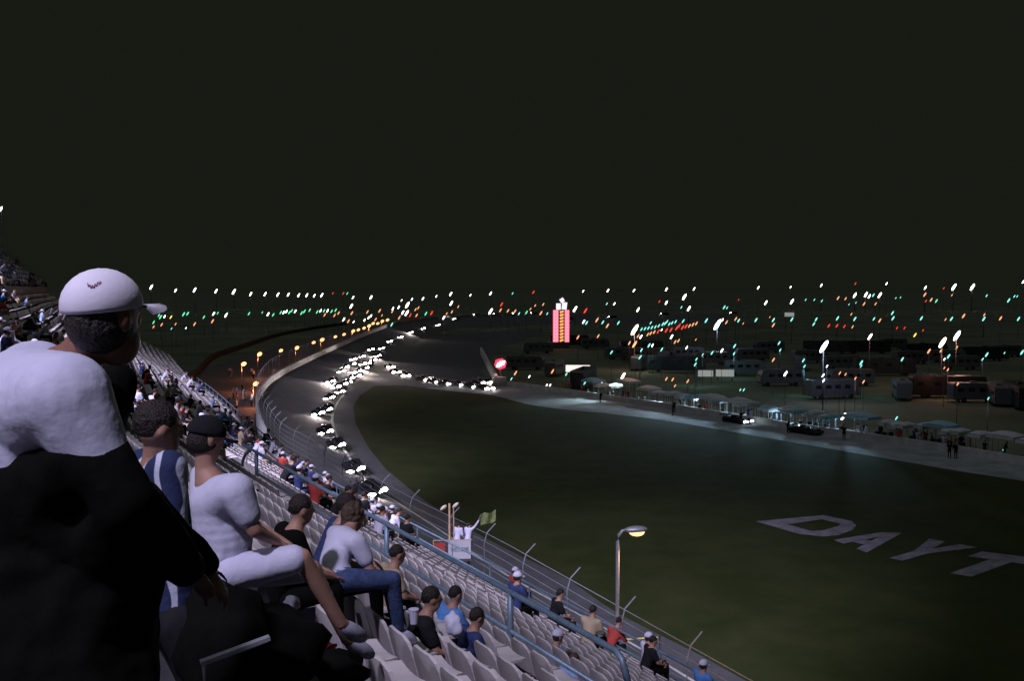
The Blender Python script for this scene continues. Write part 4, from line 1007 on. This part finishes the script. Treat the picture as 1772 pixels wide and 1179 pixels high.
# ================================================================ PIT LANE: CANOPIES, CREW, TYRES
dirp = (at(1660, 786) - at(862, 667)); dirp.z = 0; dirp.normalize(); npt = Vector((-dirp.y, dirp.x, 0))   # away from the track
if npt.y < 0: npt = -npt
angp = math.atan2(dirp.y, dirp.x)
def canopy(x, wd, ht, m, label, grp, dist=3.2, dome=.35):
    p = pit_point(x) + npt * dist; root = empty('pit_canopy', (p.x, p.y, 0), label, 'canopy', grp, angp)
    mb = MB(); n = 9; vs = []; fs = []; dp = 2.6
    for s in (0, 1):
        for j in range(5):
            for i in range(n):
                u = i / (n - 1) * 2 - 1; v = j / 4 * 2 - 1; z = ht + dome * (1 - u * u) * (1 - v * v) - s * .05 - .12 * (abs(u) ** 6)
                vs.append((u * wd / 2, v * dp / 2, z))
    for s in (0, 1):
        for j in range(4):
            for i in range(n - 1):
                a = s * 5 * n + j * n + i; f_ = (a, a + 1, a + n + 1, a + n); fs.append(f_ if s == 0 else tuple(reversed(f_)))
    mb.add(vs, fs)
    for sx, sy, a, b in ((0, -1, wd, .03), (0, 1, wd, .03), (-1, 0, .03, dp), (1, 0, .03, dp)): mb.box((sx * wd / 2, sy * dp / 2, ht - .25), (a, b, .34))
    mb.build('roof', m, root, False)
    for sx in (-1, 1):
        for sy in (-1, 1): MB().tube([(sx * (wd / 2 - .06), sy * (dp / 2 - .06), 0), (sx * (wd / 2 - .06), sy * (dp / 2 - .06), ht - .1)], .035, 6).build('leg', 'steel', root)
    return root
cn = 0
big = [(1462, 3.9, 2.5, 'canvas_b', 'widest pale teal canopy under the fifth pit floodlight'), (1596, 3.0, 2.6, 'canvas_b', 'domed pale teal canopy right of the middle of the pit lane'), (1709, 3.2, 2.4, 'canvas', 'pale canopy near the right edge of the pit lane'), (1766, 3.0, 2.3, 'canvas', 'pale canopy cut off by the right edge'),
       (1250, 2.6, 2.4, 'canvas', 'grey-blue canopy just left of the third pit floodlight'), (1206, 3.0, 2.4, 'canvas', 'grey-blue canopy under the second pit floodlight'), (1096, 3.2, 2.4, 'canvas', 'pale canopy left of the first pit floodlight'), (1060, 3.6, 3.2, 'canvas', 'tall pale tent below the square pit floodlight'), (1000, 3.4, 2.6, 'canvas_b', 'teal grey canopy below the long white board')]
for x, wd, ht, m, lb in big: canopy(x, wd, ht, m, lb, None)
PGp = 'small umbrellas and canopies in a row along the pit wall'
for x in [1024, 1040, 1124, 1136, 1148, 1160, 1174, 1186, 1224, 1236, 1264, 1276, 1310, 1322, 1334, 1348, 1362, 1378, 1392, 1408, 1424, 1508, 1520, 1534, 1550, 1572, 1622, 1636, 1668, 1682]:
    r9 = random.Random(x); canopy(x, r9.uniform(.8, 1.3), r9.uniform(1.9, 2.4), r9.choice(['canvas', 'canvas', 'canvas_b']), 'small pale canopy in the row along the pit wall', PGp, r9.uniform(1.5, 3.4), .25)
def crew(x, off, cl, lb, g):
    p = pit_point(x) + npt * off; pr = rnd.choice(stand_protos); c = copy_tree(pr); c.location = (p.x, p.y, .012); c.rotation_euler = (0, 0, rnd.uniform(0, 6.2))
    for ch in c.children:
        if ch.name.startswith(('shirt', 'trousers')): ch.material_slots[0].link = 'OBJECT'; ch.material_slots[0].material = M[cl]
    tag(c, lb, 'person', g)
for i in range(36):
    x = rnd.uniform(950, 1765); cl, cnm = rnd.choice([('dark', 'dark'), ('dark', 'dark'), ('red', 'red'), ('white', 'white'), ('tan', 'tan'), ('navy', 'navy')])
    crew(x, rnd.uniform(.4, 2.6), cl, f'pit crew member in {cnm} overalls behind the pit wall', f'pit crew in {cnm} overalls')
for x, off in ((1063, -3.0), (1186, -2.2), (1206, -4.5), (1298, -2.0), (1390, -3.0), (1478, -2), (1676, -3.4), (1682, -3.0)):
    crew(x, off, 'black', 'pit crew member in black standing out in the pit lane', 'pit crew out in the lane')
for i in range(26):
    x = rnd.uniform(980, 1760); p = pit_point(x) + npt * rnd.uniform(.7, 1.4)
    if i == 0:
        t0_ = empty('tyre_stack', p, 'stack of black race tyres behind the pit wall', 'tyres', 'tyre stacks behind the pit wall'); tp = t0_
        for k in range(4):
            tr = MB(); n = 14; vs = []; fs = []
            for a in range(n):
                for b in range(6):
                    A_ = 2 * math.pi * a / n; B_ = 2 * math.pi * b / 6; rr2 = .24 + .09 * math.cos(B_); vs.append((rr2 * math.cos(A_), rr2 * math.sin(A_), .14 + k * .28 + .14 * math.sin(B_)))
            for a in range(n):
                for b in range(6): fs.append((a * 6 + b, ((a + 1) % n) * 6 + b, ((a + 1) % n) * 6 + (b + 1) % 6, a * 6 + (b + 1) % 6))
            tr.add(vs, fs); tr.build('tyre', 'tyre', t0_, True)
    else: c = copy_tree(tp); c.location = p
# parked race cars with lights low in the pit
for x, off in ((1292, -1.7), (1404, -1.5)):
    p = pit_point(x) + npt * off; c = copy_tree(cars[2]); c.location = (p.x, p.y, .02); c.rotation_euler = (0, 0, angp - math.pi / 2)
    for ch in c.children:
        if ch.name.startswith('headlight'): ch.material_slots[0].link = 'OBJECT'; ch.material_slots[0].material = (EM['B'] if x == 1292 else M['glass'])
        if ch.name.startswith('body') and x == 1742: ch.material_slots[0].link = 'OBJECT'; ch.material_slots[0].material = M['red']
    tag(c, {1292: 'dark race car halted in the pit lane below the third pit floodlight', 1742: 'red race car halted in the pit lane at the right edge', 1404: 'dark race car halted in the pit lane between canopies'}[x], 'race car')

# ================================================================ PADDOCK: MOTORHOMES AND TRANSPORTERS
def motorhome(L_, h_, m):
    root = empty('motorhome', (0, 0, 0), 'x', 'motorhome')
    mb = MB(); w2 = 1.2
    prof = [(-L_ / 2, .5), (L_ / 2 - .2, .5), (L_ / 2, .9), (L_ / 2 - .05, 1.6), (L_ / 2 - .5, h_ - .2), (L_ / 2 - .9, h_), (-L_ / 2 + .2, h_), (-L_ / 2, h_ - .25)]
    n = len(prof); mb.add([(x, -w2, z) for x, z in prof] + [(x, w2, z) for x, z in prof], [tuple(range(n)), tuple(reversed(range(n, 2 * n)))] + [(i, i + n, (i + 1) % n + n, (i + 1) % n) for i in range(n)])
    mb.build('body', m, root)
    mb = MB(); 
    for sy in (-1, 1):
        for k in range(4): mb.box((-L_ / 2 + 1.2 + k * (L_ - 2.4) / 3.6, sy * 1.2, h_ * .66), (1.0, .04, .6))
    mb.box((L_ / 2 - .2, 0, h_ * .62), (.1, 2.0, .8), ry=-.4); mb.build('window', 'glass', root)
    MB().box((-.6, 0, h_ + .12), (1.0, .8, .24)).build('roof_vent', m, root, bevel=.03)
    for sx in (-.3, .33):
        for sy in (-1, 1): MB().tube([(sx * L_, sy * 1.0, .42), (sx * L_, sy * 1.22, .42)], .42, 14).build('wheel', 'tyre', root)
    return root
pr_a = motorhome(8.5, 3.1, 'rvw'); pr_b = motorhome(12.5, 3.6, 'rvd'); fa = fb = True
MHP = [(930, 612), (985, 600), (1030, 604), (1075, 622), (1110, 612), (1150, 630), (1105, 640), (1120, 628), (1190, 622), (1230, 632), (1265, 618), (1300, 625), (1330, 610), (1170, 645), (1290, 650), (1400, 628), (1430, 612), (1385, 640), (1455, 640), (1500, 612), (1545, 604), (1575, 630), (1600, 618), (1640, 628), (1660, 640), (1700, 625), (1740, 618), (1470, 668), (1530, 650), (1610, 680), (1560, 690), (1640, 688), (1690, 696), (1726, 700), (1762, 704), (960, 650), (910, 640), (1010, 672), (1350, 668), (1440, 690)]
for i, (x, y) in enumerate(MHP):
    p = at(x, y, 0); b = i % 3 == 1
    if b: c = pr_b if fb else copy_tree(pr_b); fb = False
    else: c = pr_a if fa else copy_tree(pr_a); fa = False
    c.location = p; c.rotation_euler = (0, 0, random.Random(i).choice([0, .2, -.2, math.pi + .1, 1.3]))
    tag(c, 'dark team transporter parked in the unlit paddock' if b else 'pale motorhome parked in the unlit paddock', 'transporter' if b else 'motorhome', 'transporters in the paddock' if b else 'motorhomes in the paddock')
    if b: c.name = 'team_transporter'
for x, y, e, col in ((1110, 606, 900, (.4, .85, .9)), (1205, 622, 900, (.4, .85, .9)), (1270, 612, 900, (.35, .8, .95)), (1350, 606, 500, (.35, .8, .95)), (1392, 634, 800, (.3, .8, 1)), (1490, 634, 500, (.2, .8, .9)), (1480, 655, 500, (1, .45, .35)), (1640, 640, 700, (1, .35, .2)), (1700, 622, 500, (.3, .9, .8)), (1710, 690, 200, (.6, .7, .7))):
    p = at(x, y, 5.0)
    o, q = lamp_at(x, proj(p)[1], 'T' if col[1] > .6 else 'O', .8, p.y, f'shaded {"teal" if col[1] > .6 else "orange"} paddock lamp beside the motorhomes'); o['group'] = f'{"teal" if col[1] > .6 else "orange"} lamps beside the motorhomes'
    light('POINT', 'lamp_glow', (0, -1, -.6), e * .3, col, o, rad=.3)
# orange-lit perimeter fence line at far left
P = [at(320, 672, 0), at(345, 645, 0), at(372, 620, 0), at(420, 603, 0), at(480, 583, 0), at(540, 571, 0), at(600, 562, 0)]
ff = [Vector((p.x, p.y, 0)) for p in P]
wall('perimeter_wall', dense(ff, 8), 1.3, .4, 'tread', 'low brownish perimeter wall bending round the sodium-lit road', 'wall', z0=0)
for i in (1, 3):
    p = ff[i]

# ================================================================ FLOODLIGHT MASTS BEHIND THE STAND (they light stand and track)
def mast(loc, aims, label, hz=46):
    t = empty('floodlight_mast', loc, label, 'floodlight', 'floodlight masts behind the stand')
    MB().tube([(0, 0, 0), (0, 0, hz - loc[2])], [.35, .2], 10).build('mast', 'steel', t)
    MB().box((0, 0, hz - loc[2]), (5, .4, 2.2), rz=-.5).build('lamp_frame', 'dsteel', t)
    for k, (aim, e, ang, col, bl) in enumerate(aims):
        o = light('SPOT', 'flood_beam', (1.0, -.2 + k * .4, hz - loc[2] - 1.5), e, col, t, Vector(aim) - Vector(loc), ang, bl, 1.0)
    return t
PC = (.74, .70, 1.0)
G = 'floodlight mast behind the grandstand'
mast((-34, -22, 0), [((0, 9, 12.5), 12000, 50, PC, .35)], G, 44)
mast((-24, 14, 0), [((0, 52, 1.5), 165000, 36, PC, .7)], G)
mast((-46, 44, 0), [((-25, 88, 1.5), 190000, 31, PC, .8), ((-31, 160, 1.5), 240000, 20, PC, .9)], G)
mast((-10, -14, 0), [((3, 42, 2), 82000, 17, PC, .8), ((0, 11, 11), 36000, 33, PC, .6)], G)
mast((-74, 92, 0), [((-38, 95, 4), 70000, 62, PC, .9)], G)
for p_ in seat_protos + stand_protos: wipe(p_)
